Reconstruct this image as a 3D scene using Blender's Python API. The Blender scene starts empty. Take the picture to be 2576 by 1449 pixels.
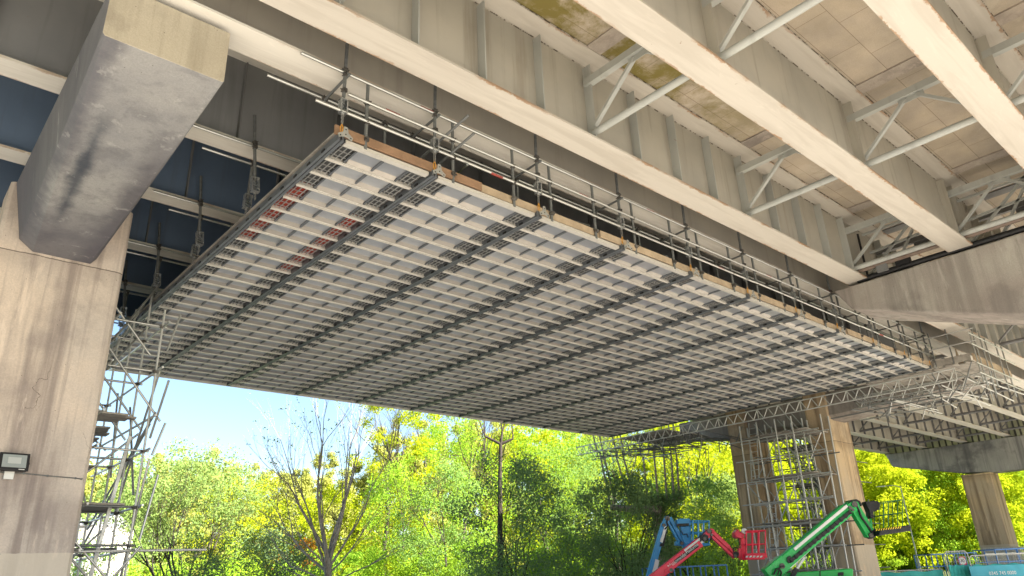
import bpy, bmesh, math, random
import numpy as np
from mathutils import Vector, Matrix
rnd = random.Random(7)
S = bpy.context.scene
COL = S.collection
V = Vector

# ------------------------------------------------------------------ camera numbers
F = 1807.7                      # focal length in pixels of a 2576 wide picture
R = np.array([[0.75000405, -0.21875118, -0.62421299],
              [-0.66024669, -0.30410096, -0.68672914],
              [-0.03960096, 0.92718419, -0.3725067]])
CAM = V((0, 0, 1.6))
FW = V((0.672, 0.740, 0.0)).normalized()      # horizontal direction the camera looks
SD = V((0.740, -0.672, 0.0)).normalized()     # horizontal direction to its right

def ray(x, y):
    r = R @ np.array([(x - 1288.0) / F, -(y - 724.5) / F, -1.0])
    return V(r)
def pv(x, y, D):                # point on the upright plane D metres ahead
    r = ray(x, y)
    return CAM + r * (D / r.dot(FW))
def pz(x, y, z):
    r = ray(x, y)
    return CAM + r * ((z - CAM.z) / r.z)

# ------------------------------------------------------------------ scene helpers
def link(o, parent=None):
    COL.objects.link(o)
    if parent is not None:
        o.parent = parent
    return o
def tag(o, label=None, cat=None, group=None, kind=None):
    if label: o['label'] = label
    if cat: o['category'] = cat
    if group: o['group'] = group
    if kind: o['kind'] = kind
    return o
def thing(name, label, cat, loc=(0, 0, 0), group=None, rz=0):
    o = bpy.data.objects.new(name, None)
    o.empty_display_size = 0.2
    COL.objects.link(o)
    o.location = loc
    o.rotation_euler = (0, 0, rz)
    return tag(o, label, cat, group)
def copy_tree(o, parent=None):
    c = o.copy(); COL.objects.link(c)
    c.parent = parent
    for ch in list(o.children):
        copy_tree(ch, c)
    return c

class MB:
    def __init__(s):
        s.v = []; s.f = []; s.m = []; s.sm = []
    def add(s, vs, fs, mi=0, smooth=False):
        b = len(s.v)
        s.v += [tuple(p) for p in vs]
        for f in fs:
            s.f.append([i + b for i in f]); s.m.append(mi); s.sm.append(smooth)
        return s
    def box(s, a, b, mi=0):
        x0, y0, z0 = a; x1, y1, z1 = b
        vs = [(x0,y0,z0),(x1,y0,z0),(x1,y1,z0),(x0,y1,z0),(x0,y0,z1),(x1,y0,z1),(x1,y1,z1),(x0,y1,z1)]
        return s.add(vs, [(3,2,1,0),(4,5,6,7),(0,1,5,4),(1,2,6,5),(2,3,7,6),(3,0,4,7)], mi)
    def bar(s, p, q, w, h, mi=0, up=(0, 0, 1), w2=None, h2=None):
        p = V(p); q = V(q); d = (q - p).normalized(); u = V(up)
        sx = d.cross(u)
        if sx.length < 1e-4: sx = d.cross(V((1, 0, 0)))
        sx.normalize(); u = sx.cross(d).normalized()
        w2 = w if w2 is None else w2; h2 = h if h2 is None else h2
        vs = []
        for c, ww, hh in ((p, w, h), (q, w2, h2)):
            for a, b in ((-1,-1),(1,-1),(1,1),(-1,1)):
                vs.append(c + sx * (a * ww / 2) + u * (b * hh / 2))
        return s.add(vs, [(0,1,2,3),(7,6,5,4),(0,4,5,1),(1,5,6,2),(2,6,7,3),(3,7,4,0)], mi)
    def tube(s, p, q, r, r2=None, n=8, mi=0, cap=True):
        p = V(p); q = V(q); r2 = r if r2 is None else r2
        d = (q - p).normalized()
        a = d.cross(V((0, 0, 1)))
        if a.length < 1e-3: a = d.cross(V((1, 0, 0)))
        a.normalize(); b = d.cross(a)
        vs = []
        for c, rr in ((p, r), (q, r2)):
            for k in range(n):
                t = 2 * math.pi * k / n
                vs.append(c + a * (math.cos(t) * rr) + b * (math.sin(t) * rr))
        s.add(vs, [(k, (k + 1) % n, n + (k + 1) % n, n + k) for k in range(n)], mi, True)
        if cap:
            s.add(vs[:n], [tuple(range(n))[::-1]], mi); s.add(vs[n:], [tuple(range(n))], mi)
        return s
    def path(s, pts, r, n=6, mi=0):
        for a, b in zip(pts, pts[1:]): s.tube(a, b, r, n=n, mi=mi)
        return s
    def prism(s, poly, ax, a, b, mi=0):       # poly in the two other axes, extruded along ax
        def mk(p, t):
            if ax == 0: return (t, p[0], p[1])
            if ax == 1: return (p[0], t, p[1])
            return (p[0], p[1], t)
        n = len(poly)
        vs = [mk(p, a) for p in poly] + [mk(p, b) for p in poly]
        return s.add(vs, [tuple(range(n)), tuple(range(2*n-1, n-1, -1))] + [(k, n + k, n + (k+1) % n, (k+1) % n) for k in range(n)], mi)
    def slab(s, pts, d, mi=0):                 # planar outline (list of points) given thickness vector d
        n = len(pts); d = V(d)
        vs = [V(p) - d / 2 for p in pts] + [V(p) + d / 2 for p in pts]
        return s.add(vs, [tuple(range(n)), tuple(range(2*n-1, n-1, -1))] + [(k, n + k, n + (k+1) % n, (k+1) % n) for k in range(n)], mi)
    def mesh(s, name, mats, fix=True):
        me = bpy.data.meshes.new(name)
        me.from_pydata(s.v, [], s.f)
        for m in (mats if isinstance(mats, (list, tuple)) else [mats]): me.materials.append(m)
        me.polygons.foreach_set('material_index', s.m)
        me.polygons.foreach_set('use_smooth', s.sm)
        if fix:
            bm = bmesh.new(); bm.from_mesh(me)
            bmesh.ops.recalc_face_normals(bm, faces=bm.faces)
            bm.to_mesh(me); bm.free()
        me.update()
        return me
    def build(s, name, mats, parent=None, bevel=0):
        if parent is not None:
            L = parent.matrix_basis.translation if parent.parent is None else V((0, 0, 0))
            if parent.parent is not None:
                o_ = parent.parent; L = o_.matrix_basis.translation
            if L.length > 0 and parent.rotation_euler.z == 0:
                s.v = [(p[0]-L.x, p[1]-L.y, p[2]-L.z) for p in s.v]
        o = bpy.data.objects.new(name, s.mesh(name, mats))
        link(o, parent)
        if bevel:
            md = o.modifiers.new('bevel', 'BEVEL'); md.width = bevel; md.segments = 2; md.limit_method = 'ANGLE'
        return o

# ------------------------------------------------------------------ materials
def nd(nt, t, ins=None, **props):
    n = nt.nodes.new(t)
    for k, v in props.items(): setattr(n, k, v)
    for k, v in (ins or {}).items():
        if isinstance(v, bpy.types.NodeSocket): nt.links.new(v, n.inputs[k])
        else: n.inputs[k].default_value = v
    return n
def c4(c): return (c[0], c[1], c[2], 1.0)
def mixc(nt, f, a, b, mode='MIX'):
    n = nt.nodes.new('ShaderNodeMix'); n.data_type = 'RGBA'; n.blend_type = mode; n.clamp_factor = True
    for i, v in ((0, f), (6, a), (7, b)):
        if isinstance(v, bpy.types.NodeSocket): nt.links.new(v, n.inputs[i])
        else: n.inputs[i].default_value = v if i == 0 else c4(v)
    return n.outputs[2]
def mth(nt, op, a, b=0.0, clamp=False):
    n = nd(nt, 'ShaderNodeMath', {0: a, 1: b}, operation=op); n.use_clamp = clamp
    return n.outputs[0]
def sst(nt, v, lo, hi, o0=0.0, o1=1.0):
    return nd(nt, 'ShaderNodeMapRange', {0: v, 1: lo, 2: hi, 3: o0, 4: o1}, interpolation_type='SMOOTHSTEP').outputs[0]
def noise(nt, vec, scale, detail=4.0, rough=0.55, sc=(1, 1, 1), dist=0.0, off=(0, 0, 0)):
    mp = nd(nt, 'ShaderNodeMapping', {'Vector': vec, 'Scale': sc, 'Location': off})
    return nd(nt, 'ShaderNodeTexNoise', {'Vector': mp.outputs[0], 'Scale': scale, 'Detail': detail, 'Roughness': rough, 'Distortion': dist}).outputs[0]
def new_mat(name):
    m = bpy.data.materials.new(name); m.use_nodes = True
    nt = m.node_tree; b = nt.nodes['Principled BSDF']
    pos = nd(nt, 'ShaderNodeNewGeometry').outputs['Position']
    return m, nt, b, pos
def setin(nt, b, **kw):
    for k, v in kw.items():
        k = {'base': 'Base Color', 'rough': 'Roughness', 'metal': 'Metallic', 'normal': 'Normal', 'spec': 'Specular IOR Level'}[k]
        if isinstance(v, bpy.types.NodeSocket): nt.links.new(v, b.inputs[k])
        else: b.inputs[k].default_value = c4(v) if k == 'Base Color' else v
def bump(nt, h, s=0.3, d=0.02):
    return nd(nt, 'ShaderNodeBump', {'Height': h, 'Strength': s, 'Distance': d}).outputs[0]

def concrete(name, c1, c2, stain, streak=0.6, joints=(), band=None, stain_dark=False, blotch=0.4, crack=False):
    m, nt, b, pos = new_mat(name)
    c = mixc(nt, sst(nt, noise(nt, pos, 0.45, 6), 0.35, 0.65), c1, c2)
    st = sst(nt, noise(nt, pos, 1.0, 5, 0.6, (1.9, 1.9, 0.1), 0.4), 0.46, 0.66)
    st2 = sst(nt, noise(nt, pos, 1.0, 4, 0.6, (7.0, 7.0, 0.22), 0.2, (3, 1, 0)), 0.52, 0.7)
    c = mixc(nt, mth(nt, 'MULTIPLY', st, streak), c, stain)
    c = mixc(nt, mth(nt, 'MULTIPLY', st2, streak * 0.55), c, stain)
    c = mixc(nt, mth(nt, 'MULTIPLY', sst(nt, noise(nt, pos, 0.5, 8, 0.6, (1, 1, 1), 0.1, (9, 4, 2)), 0.5, 0.62), blotch), c, (stain[0]*0.75, stain[1]*0.75, stain[2]*0.8))
    g = noise(nt, pos, 38, 4, 0.7)
    c = mixc(nt, sst(nt, g, 0.3, 0.7, 0.0, 0.2), c, (stain[0]*0.6, stain[1]*0.6, stain[2]*0.6))
    sep = nd(nt, 'ShaderNodeSeparateXYZ', {0: pos})
    z = sep.outputs[2]
    wob = mth(nt, 'MULTIPLY', noise(nt, pos, 3, 5), 0.05)
    zz = mth(nt, 'ADD', z, wob)
    if band is not None:
        k = mth(nt, 'GREATER_THAN', band[0], zz)
        c = mixc(nt, mth(nt, 'MULTIPLY', k, 0.75), c, band[1])
    for j in joints:
        d = mth(nt, 'ABSOLUTE', mth(nt, 'SUBTRACT', zz, j))
        k = mth(nt, 'LESS_THAN', d, 0.012)
        c = mixc(nt, mth(nt, 'MULTIPLY', k, 0.8), c, (0.07, 0.06, 0.05))
        k = sst(nt, mth(nt, 'SUBTRACT', j, zz), 0.0, 0.5, 0.35, 0.0)
        k = mth(nt, 'MULTIPLY', k, mth(nt, 'GREATER_THAN', j, zz))
        c = mixc(nt, k, c, stain)
    if crack:
        wv = nd(nt, 'ShaderNodeVectorMath', {0: pos, 1: nd(nt, 'ShaderNodeTexNoise', {'Vector': pos, 'Scale': 1.6, 'Detail': 6.0}).outputs['Color']}, operation='ADD').outputs[0]
        vor = nd(nt, 'ShaderNodeTexVoronoi', {'Vector': nd(nt, 'ShaderNodeMapping', {'Vector': wv, 'Scale': (0.5, 0.5, 0.12)}).outputs[0], 'Scale': 1.0}, feature='DISTANCE_TO_EDGE').outputs[0]
        cr = mth(nt, 'MULTIPLY', mth(nt, 'LESS_THAN', vor, 0.0014), sst(nt, noise(nt, pos, 0.6, 2), 0.48, 0.55))
        c = mixc(nt, mth(nt, 'MULTIPLY', cr, 0.7), c, (0.08, 0.06, 0.05))
    if stain_dark:
        X, Y = sep.outputs[0], sep.outputs[1]
        n_ = noise(nt, pos, 1.6, 7, .65)
        d1 = mth(nt, 'ABSOLUTE', mth(nt, 'SUBTRACT', X, mth(nt, 'ADD', mth(nt, 'MULTIPLY', Y, .035), 1.22)))
        k1 = sst(nt, mth(nt, 'ADD', d1, mth(nt, 'MULTIPLY', n_, .42)), .19, .40, 1.0, 0.0)
        k1 = mth(nt, 'MULTIPLY', k1, mth(nt, 'MULTIPLY', sst(nt, Y, 10.2, 11.6), sst(nt, Y, 13.6, 14.9, 1.0, 0.0)))
        c = mixc(nt, mth(nt, 'MULTIPLY', k1, .8), c, (.035, .045, .065))
        k2 = sst(nt, mth(nt, 'ADD', X, mth(nt, 'MULTIPLY', n_, .5)), 2.42, 2.85)
        k2 = mth(nt, 'MULTIPLY', k2, sst(nt, Y, 9.6, 12.5))
        c = mixc(nt, mth(nt, 'MULTIPLY', k2, .8), c, (.085, .08, .095))
        k3 = sst(nt, mth(nt, 'SUBTRACT', X, mth(nt, 'MULTIPLY', n_, .5)), 1.25, 1.0)  # darker towards the low-X side face
        c = mixc(nt, mth(nt, 'MULTIPLY', k3, .7), c, (.10, .10, .12))
        k4 = sst(nt, mth(nt, 'ADD', Y, n_), 13.6, 15.6)
        c = mixc(nt, mth(nt, 'MULTIPLY', k4, .6), c, (.13, .125, .15))
    bh = nd(nt, 'ShaderNodeTexVoronoi', {'Vector': pos, 'Scale': 9.0}).outputs['Distance']
    bh = mth(nt, 'MULTIPLY', mth(nt, 'LESS_THAN', bh, .07), mth(nt, 'GREATER_THAN', noise(nt, pos, 1.2, 3), .52))
    c = mixc(nt, mth(nt, 'MULTIPLY', bh, .7), c, (.07, .06, .055))
    pale = sst(nt, noise(nt, pos, 1.0, 7, .68, (2.6, 2.6, .5), .3, (2, 9, 5)), .58, .66)
    c = mixc(nt, mth(nt, 'MULTIPLY', pale, .35), c, (min(1, c1[0]*1.25), min(1, c1[1]*1.25), min(1, c1[2]*1.25)))
    h = mth(nt, 'ADD', mth(nt, 'MULTIPLY', g, 0.4), noise(nt, pos, 6, 6))
    setin(nt, b, base=c, rough=0.9, normal=bump(nt, h, 0.35, 0.02), spec=0.25)
    return m

def painted(name, c, dirt=(0.16, 0.13, 0.10), rust=0.35, streak=0.5, metal=0.0, rough=0.6):
    m, nt, b, pos = new_mat(name)
    n1 = noise(nt, pos, 0.6, 5)
    col = mixc(nt, sst(nt, n1, 0.3, 0.7), c, (c[0]*0.82, c[1]*0.83, c[2]*0.85))
    st = sst(nt, noise(nt, pos, 1, 5, 0.62, (3.2, 3.2, 0.2), 0.2), 0.5, 0.72)
    col = mixc(nt, mth(nt, 'MULTIPLY', st, streak), col, dirt)
    sp = sst(nt, noise(nt, pos, 9, 7, 0.72, (1, 1, 1), 0.5), 0.64, 0.70)
    sp = mth(nt, 'MULTIPLY', sp, sst(nt, noise(nt, pos, 0.8, 3), 0.45, 0.62))
    col = mixc(nt, mth(nt, 'MULTIPLY', sp, rust), col, (0.22, 0.09, 0.03))
    setin(nt, b, base=col, rough=rough, metal=metal, spec=0.35, normal=bump(nt, noise(nt, pos, 2.2, 3), 0.15, 0.03))
    return m

def flange_mat(name, c, amount=0.5):
    m, nt, b, pos = new_mat(name)
    tc = nd(nt, 'ShaderNodeTexCoord')
    gy = nd(nt, 'ShaderNodeSeparateXYZ', {0: tc.outputs['Generated']}).outputs[1]
    e = mth(nt, 'ABSOLUTE', mth(nt, 'MULTIPLY', mth(nt, 'SUBTRACT', gy, 0.5), 2.0))
    n1 = noise(nt, pos, 5.5, 7, 0.7)
    mask = sst(nt, mth(nt, 'ADD', e, mth(nt, 'MULTIPLY', n1, 0.62)), 1.20, 1.28)
    long = noise(nt, pos, 1.0, 5, 0.6, (0.35, 4.0, 2.0), 0.6)
    col = mixc(nt, sst(nt, long, 0.42, 0.66), c, (c[0]*0.88, c[1]*0.87, c[2]*0.86))
    ch = sst(nt, noise(nt, pos, 1.0, 6, 0.68, (0.8, 6, 2), 1.6, (5, 2, 0)), 0.56, 0.62)
    col = mixc(nt, mth(nt, 'MULTIPLY', ch, 0.14), col, (min(1, c[0]*1.3), min(1, c[1]*1.3), min(1, c[2]*1.3)))
    rustc = mixc(nt, noise(nt, pos, 14, 4), (0.42, 0.20, 0.06), (0.16, 0.08, 0.04))
    spots = mth(nt, 'MULTIPLY', sst(nt, noise(nt, pos, 7, 7, 0.75), 0.67, 0.70), sst(nt, noise(nt, pos, 0.5, 2), 0.5, 0.6))
    col = mixc(nt, mth(nt, 'MULTIPLY', spots, 0.8), col, (0.14, 0.07, 0.03))
    loc = sst(nt, noise(nt, pos, 0.7, 3, 0.5, (1, 1, 1), 0, (2, 7, 0)), 0.44, 0.6)
    col = mixc(nt, mth(nt, 'MULTIPLY', mth(nt, 'MULTIPLY', mask, loc), amount), col, rustc)
    setin(nt, b, base=col, rough=0.65, spec=0.3, normal=bump(nt, n1, 0.15, 0.02))
    return m

def simple(name, c, rough=0.5, metal=0.0, var=0.12, scale=3.0, spec=0.4, dirt=0.15):
    m, nt, b, pos = new_mat(name)
    tc = nd(nt, 'ShaderNodeTexCoord').outputs['Object']
    n1 = noise(nt, tc, scale, 6, 0.65)
    col = mixc(nt, sst(nt, n1, 0.3, 0.7), c, (c[0]*(1-2*var), c[1]*(1-2*var), c[2]*(1-2*var)))
    col = mixc(nt, sst(nt, noise(nt, tc, scale*4, 6, 0.7, (1, 1, 1), 0.5, (4, 4, 1)), 0.55, 0.75, 0.0, dirt), col, (0.09, 0.075, 0.06))
    setin(nt, b, base=col, metal=metal, spec=spec, rough=sst(nt, n1, 0.2, 0.8, max(0.05, rough-0.1), min(1, rough+0.12)))
    return m

def soffit_mat(name, tan, algae):
    m, nt, b, pos = new_mat(name)
    mp = nd(nt, 'ShaderNodeMapping', {'Vector': pos, 'Location': (0.3, 0.1, 0)}).outputs[0]
    br = nd(nt, 'ShaderNodeTexBrick', {'Vector': mp, 'Color1': c4((1, 1, 1)), 'Color2': c4((0.9, 0.9, 0.9)), 'Mortar': c4((0.36, 0.33, 0.3)),
            'Scale': 1.0, 'Mortar Size': 0.007, 'Mortar Smooth': 0.3, 'Bias': 0.2, 'Brick Width': 1.42, 'Row Height': 0.66}, offset=0.37)
    c = mixc(nt, sst(nt, noise(nt, pos, 0.8, 6), 0.3, 0.7), tan, (tan[0]*0.72, tan[1]*0.74, tan[2]*0.78))
    c = mixc(nt, 0.8, c, br.outputs[0], 'MULTIPLY')
    sp = nd(nt, 'ShaderNodeSeparateXYZ', {0: pos})
    damp = mth(nt, 'MULTIPLY', sst(nt, sp.outputs[1], 4.6, 5.6), sst(nt, sp.outputs[0], 10.0, 17.0, 1.0, 0.0))
    damp = mth(nt, 'ADD', damp, 0.12)
    al = sst(nt, noise(nt, pos, 0.9, 10, 0.72, (1, 1, 1), 0.3), 0.38, 0.62)
    c = mixc(nt, mth(nt, 'MULTIPLY', mth(nt, 'MULTIPLY', al, damp), algae), c, (0.20, 0.165, 0.05))
    bl = sst(nt, noise(nt, pos, 3.0, 9, 0.75, (0.7, 1.3, 1), 0.5, (7, 3, 0)), 0.60, 0.74)
    c = mixc(nt, mth(nt, 'MULTIPLY', mth(nt, 'MULTIPLY', bl, damp), 0.9), c, (0.06, 0.05, 0.02))
    pale = sst(nt, noise(nt, pos, 0.7, 6, 0.6, (1, 1, 1), 0.8, (13, 8, 0)), 0.58, 0.66)
    c = mixc(nt, mth(nt, 'MULTIPLY', pale, 0.3), c, (0.62, 0.56, 0.46))
    g = noise(nt, pos, 45, 4, 0.7)
    c = mixc(nt, sst(nt, g, 0.35, 0.7, 0, 0.16), c, (0.12, 0.1, 0.07))
    setin(nt, b, base=c, rough=0.92, spec=0.2, normal=bump(nt, mth(nt, 'ADD', noise(nt, pos, 5, 6), mth(nt, 'MULTIPLY', g, 0.3)), 0.35, 0.02))
    return m

def leaf_mat(name, a, b2, dark, trans=0.45, sc=0.35):
    m = bpy.data.materials.new(name); m.use_nodes = True
    nt = m.node_tree; nt.nodes.remove(nt.nodes['Principled BSDF'])
    out = nt.nodes['Material Output']
    pos = nd(nt, 'ShaderNodeNewGeometry').outputs['Position']
    c = mixc(nt, sst(nt, noise(nt, pos, sc, 3), 0.35, 0.65), a, b2)
    c = mixc(nt, sst(nt, noise(nt, pos, 2.6, 3, 0.6, (1, 1, 1), 0, (5, 0, 0)), 0.48, 0.72), c, dark)
    df = nd(nt, 'ShaderNodeBsdfDiffuse', {'Color': c, 'Roughness': 0.6}).outputs[0]
    tr = nd(nt, 'ShaderNodeBsdfTranslucent', {'Color': mixc(nt, 0.4, c, (0.32, 0.34, 0.02))}).outputs[0]
    mx = nd(nt, 'ShaderNodeMixShader', {0: trans, 1: df, 2: tr}).outputs[0]
    nt.links.new(mx, out.inputs['Surface'])
    return m

MT = {}
MT['pier'] = concrete('pier_concrete', (0.68, 0.575, 0.49), (0.57, 0.505, 0.455), (0.27, 0.225, 0.21), 0.85, (7.9,), (2.35, (0.60, 0.54, 0.46)), False, 0.4, True)
MT['pier_far'] = concrete('far_pier_concrete', (0.64, 0.47, 0.29), (0.54, 0.43, 0.31), (0.24, 0.17, 0.11), 0.9, (7.0,), (2.35, (0.55, 0.47, 0.37)))
MT['cross'] = concrete('crosshead_concrete', (0.36, 0.355, 0.345), (0.27, 0.27, 0.275), (0.10, 0.10, 0.115), 0.35, (), None, True, 0.35)
MT['cross_far'] = concrete('grey_crosshead_concrete', (0.38, 0.375, 0.365), (0.28, 0.28, 0.285), (0.12, 0.12, 0.13), 0.7, (), None, False, 0.6)
MT['cross_end'] = concrete('crosshead_end_concrete', (0.50, 0.45, 0.365), (0.42, 0.375, 0.30), (0.22, 0.19, 0.14), 0.45, ())
MT['cross_brown'] = concrete('brown_crosshead_concrete', (0.40, 0.375, 0.34), (0.33, 0.29, 0.265), (0.16, 0.14, 0.13), 0.5, ())
MT['soffit_patch'] = concrete('soffit_strip_concrete', (0.44, 0.38, 0.32), (0.36, 0.32, 0.28), (0.2, 0.17, 0.15), 0.4, ())
MT['soffit'] = soffit_mat('deck_soffit', (0.54, 0.46, 0.365), 0.95)
MT['soffit_far'] = soffit_mat('far_deck_soffit', (0.36, 0.34, 0.31), 0.1)
MT['web'] = painted('girder_web_paint', (0.46, 0.435, 0.37), (0.20, 0.165, 0.12), 0.3, 0.4)
MT['web_warm'] = painted('outer_girder_web_paint', (0.41, 0.38, 0.325), (0.20, 0.18, 0.15), 0.1, 0.3)
MT['web_shade'] = painted('girder_web_shade_tint', (0.13, 0.185, 0.27), (0.09, 0.09, 0.10), 0.2, 0.3)  # dark navy stands in for shade and bluish lens haze on the webs
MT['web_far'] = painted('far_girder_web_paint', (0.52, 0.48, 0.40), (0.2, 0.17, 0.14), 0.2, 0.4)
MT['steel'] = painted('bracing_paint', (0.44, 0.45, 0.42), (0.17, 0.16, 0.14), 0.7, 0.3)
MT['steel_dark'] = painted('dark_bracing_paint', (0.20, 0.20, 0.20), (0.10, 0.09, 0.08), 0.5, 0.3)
MT['rusty'] = painted('rusty_pipe', (0.20, 0.15, 0.12), (0.12, 0.07, 0.05), 0.9, 0.6)
MT['flange'] = flange_mat('flange_paint', (0.52, 0.485, 0.43), 0.7)
MT['web_grey'] = painted('grey_girder_web_paint', (0.25, 0.255, 0.255), (0.1, 0.1, 0.1), 0.2, 0.3)
MT['flange_pale'] = flange_mat('pale_flange_paint', (0.66, 0.63, 0.57), 0.5)
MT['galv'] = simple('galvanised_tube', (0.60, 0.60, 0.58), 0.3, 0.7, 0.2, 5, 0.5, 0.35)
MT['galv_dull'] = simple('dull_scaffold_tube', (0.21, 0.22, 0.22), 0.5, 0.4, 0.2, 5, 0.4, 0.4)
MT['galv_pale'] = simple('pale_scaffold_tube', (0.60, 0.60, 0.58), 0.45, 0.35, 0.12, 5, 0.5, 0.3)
MT['coupler'] = simple('coupler_steel', (0.14, 0.13, 0.12), 0.5, 0.6, 0.2, 12)
MT['hoist'] = simple('hoist_steel', (0.55, 0.57, 0.58), 0.3, 0.8, 0.2, 12)
MT['chain'] = simple('chain_steel', (0.45, 0.45, 0.44), 0.35, 0.8, 0.1, 10)
MT['orange'] = simple('orange_sling', (0.62, 0.30, 0.04), 0.6, 0, 0.1, 10)
MT['plate_white'] = simple('hanger_plate_steel', (0.46, 0.46, 0.44), 0.4, 0.5, 0.1, 8)
MT['redpaint'] = simple('red_tape', (0.30, 0.05, 0.04), 0.6, 0, 0.2, 8)
MT['joist'] = simple('joist_aluminium', (0.72, 0.69, 0.635), 0.34, 0.35, 0.08, 2.2, 0.5, 0.18)
MT['beam'] = simple('suspension_beam_steel', (0.18, 0.195, 0.215), 0.4, 0.45, 0.12, 2.5, 0.5, 0.25)
MT['grate'] = simple('edge_grating_steel', (0.46, 0.46, 0.45), 0.4, 0.5, 0.15, 4)
MT['backing'] = simple('edge_board_dark', (0.13, 0.135, 0.14), 0.6, 0.2, 0.25, 4)
MT['backing_red'] = simple('edge_board_red', (0.42, 0.06, 0.035), 0.6, 0, 0.2, 4)
MT['timber'] = simple('scaffold_board', (0.47, 0.365, 0.255), 0.75, 0, 0.15, 2.5, 0.3, 0.25)
MT['timber_dark'] = simple('brown_toe_board', (0.30, 0.185, 0.115), 0.75, 0, 0.15, 2.5, 0.3, 0.2)
MT['timber_grey'] = simple('weathered_board', (0.40, 0.37, 0.33), 0.8, 0, 0.2, 2.5, 0.3, 0.3)
def plate_mat():
    m, nt, b, pos = new_mat('deck_plate')
    cell = nd(nt, 'ShaderNodeVectorMath', {0: nd(nt, 'ShaderNodeMapping', {'Vector': pos, 'Scale': (.4, 1/.532, 0), 'Location': (.468, -8.95/.532, 0)}).outputs[0]}, operation='FLOOR').outputs[0]
    oi = nd(nt, 'ShaderNodeTexWhiteNoise', {'Vector': cell}, noise_dimensions='3D').outputs['Value']
    tint = mixc(nt, oi, (0.47, 0.495, 0.54), (0.66, 0.67, 0.685))
    c = mixc(nt, sst(nt, noise(nt, pos, 1.6, 6, 0.6, (1, 2, 1), 0.5), 0.35, 0.7, 0, 0.35), tint, (0.40, 0.405, 0.42))
    c = mixc(nt, sst(nt, noise(nt, pos, 0.35, 2), 0.55, 0.7, 0, 0.35), c, (0.38, 0.42, 0.39))
    sp = nd(nt, 'ShaderNodeSeparateXYZ', {0: pos})
    w1 = mth(nt, 'SINE', mth(nt, 'MULTIPLY', mth(nt, 'ADD', sp.outputs[0], sp.outputs[1]), 180.0))
    w2 = mth(nt, 'SINE', mth(nt, 'MULTIPLY', mth(nt, 'SUBTRACT', sp.outputs[0], sp.outputs[1]), 180.0))
    setin(nt, b, base=c, metal=0.6, rough=0.3, spec=0.5, normal=bump(nt, mth(nt, 'MULTIPLY', w1, w2), 0.12, 0.004))
    return m
MT['plate'] = plate_mat()
def sealant_mat():
    m, nt, b, pos = new_mat('perished_sealant')
    k = sst(nt, noise(nt, pos, 1.0, 3, .7, (7, .2, .2)), .44, .54)
    setin(nt, b, base=mixc(nt, k, (.10, .08, .06), (.46, .43, .37)), rough=.8)
    return m
MT['sealant'] = sealant_mat()
MT['black'] = simple('black_plastic', (0.02, 0.02, 0.022), 0.5, 0, 0.2, 6, 0.4, 0.2)
MT['rubber'] = simple('tyre_rubber', (0.03, 0.03, 0.03), 0.8)
MT['white'] = simple('white_paint', (0.80, 0.80, 0.78), 0.4, 0, 0.05, 2, 0.4, 0.15)
MT['green'] = simple('green_lift_paint', (0.015, 0.47, 0.095), 0.33, 0, 0.08, 1.5, 0.5, 0.12)
MT['green_dark'] = simple('dark_green_rail', (0.01, 0.13, 0.035), 0.5)
MT['red'] = simple('red_lift_paint', (0.88, 0.025, 0.075), 0.35, 0, 0.06, 1.5, 0.5, 0.1)
MT['blue'] = simple('blue_lift_paint', (0.03, 0.31, 0.68), 0.35, 0, 0.08, 1.5, 0.5, 0.12)
MT['rail_blue'] = simple('blue_railing_paint', (0.10, 0.26, 0.62), 0.45, 0, 0.08, 2)
MT['yellow'] = simple('yellow_stripe', (0.85, 0.60, 0.03), 0.5)
MT['teal'] = simple('teal_banner', (0.05, 0.50, 0.46), 0.6, 0, 0.15, 1.2)
MT['teal_blue'] = simple('teal_blue_banner', (0.07, 0.42, 0.55), 0.6, 0, 0.1, 1.2)
MT['bark'] = simple('bark', (0.42, 0.36, 0.29), 0.9, 0, 0.25, 4, 0.2, 0.3)
MT['bark_dark'] = simple('dark_bark', (0.07, 0.055, 0.045), 0.9, 0, 0.25, 4, 0.2, 0.3)
MT['twig'] = simple('twig_bark', (0.10, 0.085, 0.07), 0.9, 0, 0.2, 4, 0.2, 0.2)
MT['lens'] = simple('lamp_glass', (0.34, 0.38, 0.38), 0.12, 0, 0.05, 3, 0.6, 0.0)
MT['house'] = simple('white_cladding', (0.50, 0.46, 0.42), 0.7, 0, 0.05, 0.6)
MT['roof'] = simple('grey_roof', (0.28, 0.28, 0.29), 0.7)
MT['glass'] = simple('window_glass', (0.10, 0.13, 0.16), 0.08)
L_ = {}
L_['yellow'] = leaf_mat('leaf_yellow_green', (0.46, 0.56, 0.02), (0.56, 0.60, 0.02), (0.36, 0.44, 0.02), 0.5)
L_['gold'] = leaf_mat('leaf_golden', (0.50, 0.50, 0.12), (0.40, 0.43, 0.10), (0.22, 0.25, 0.08), 0.45)
L_['bright'] = leaf_mat('leaf_bright_green', (0.40, 0.58, 0.045), (0.31, 0.53, 0.05), (0.18, 0.32, 0.04), 0.5)
L_['mid'] = leaf_mat('leaf_mid_green', (0.30, 0.48, 0.12), (0.25, 0.42, 0.10), (0.15, 0.25, 0.07), 0.5)
L_['pale'] = leaf_mat('leaf_pale_green', (0.36, 0.50, 0.15), (0.31, 0.45, 0.13), (0.19, 0.29, 0.09), 0.5)
L_['dark'] = leaf_mat('leaf_dark_green', (0.23, 0.35, 0.16), (0.18, 0.29, 0.13), (0.10, 0.165, 0.08), 0.45)
L_['orange'] = leaf_mat('leaf_orange', (0.55, 0.17, 0.03), (0.45, 0.20, 0.03), (0.2, 0.08, 0.02), 0.4)

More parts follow.
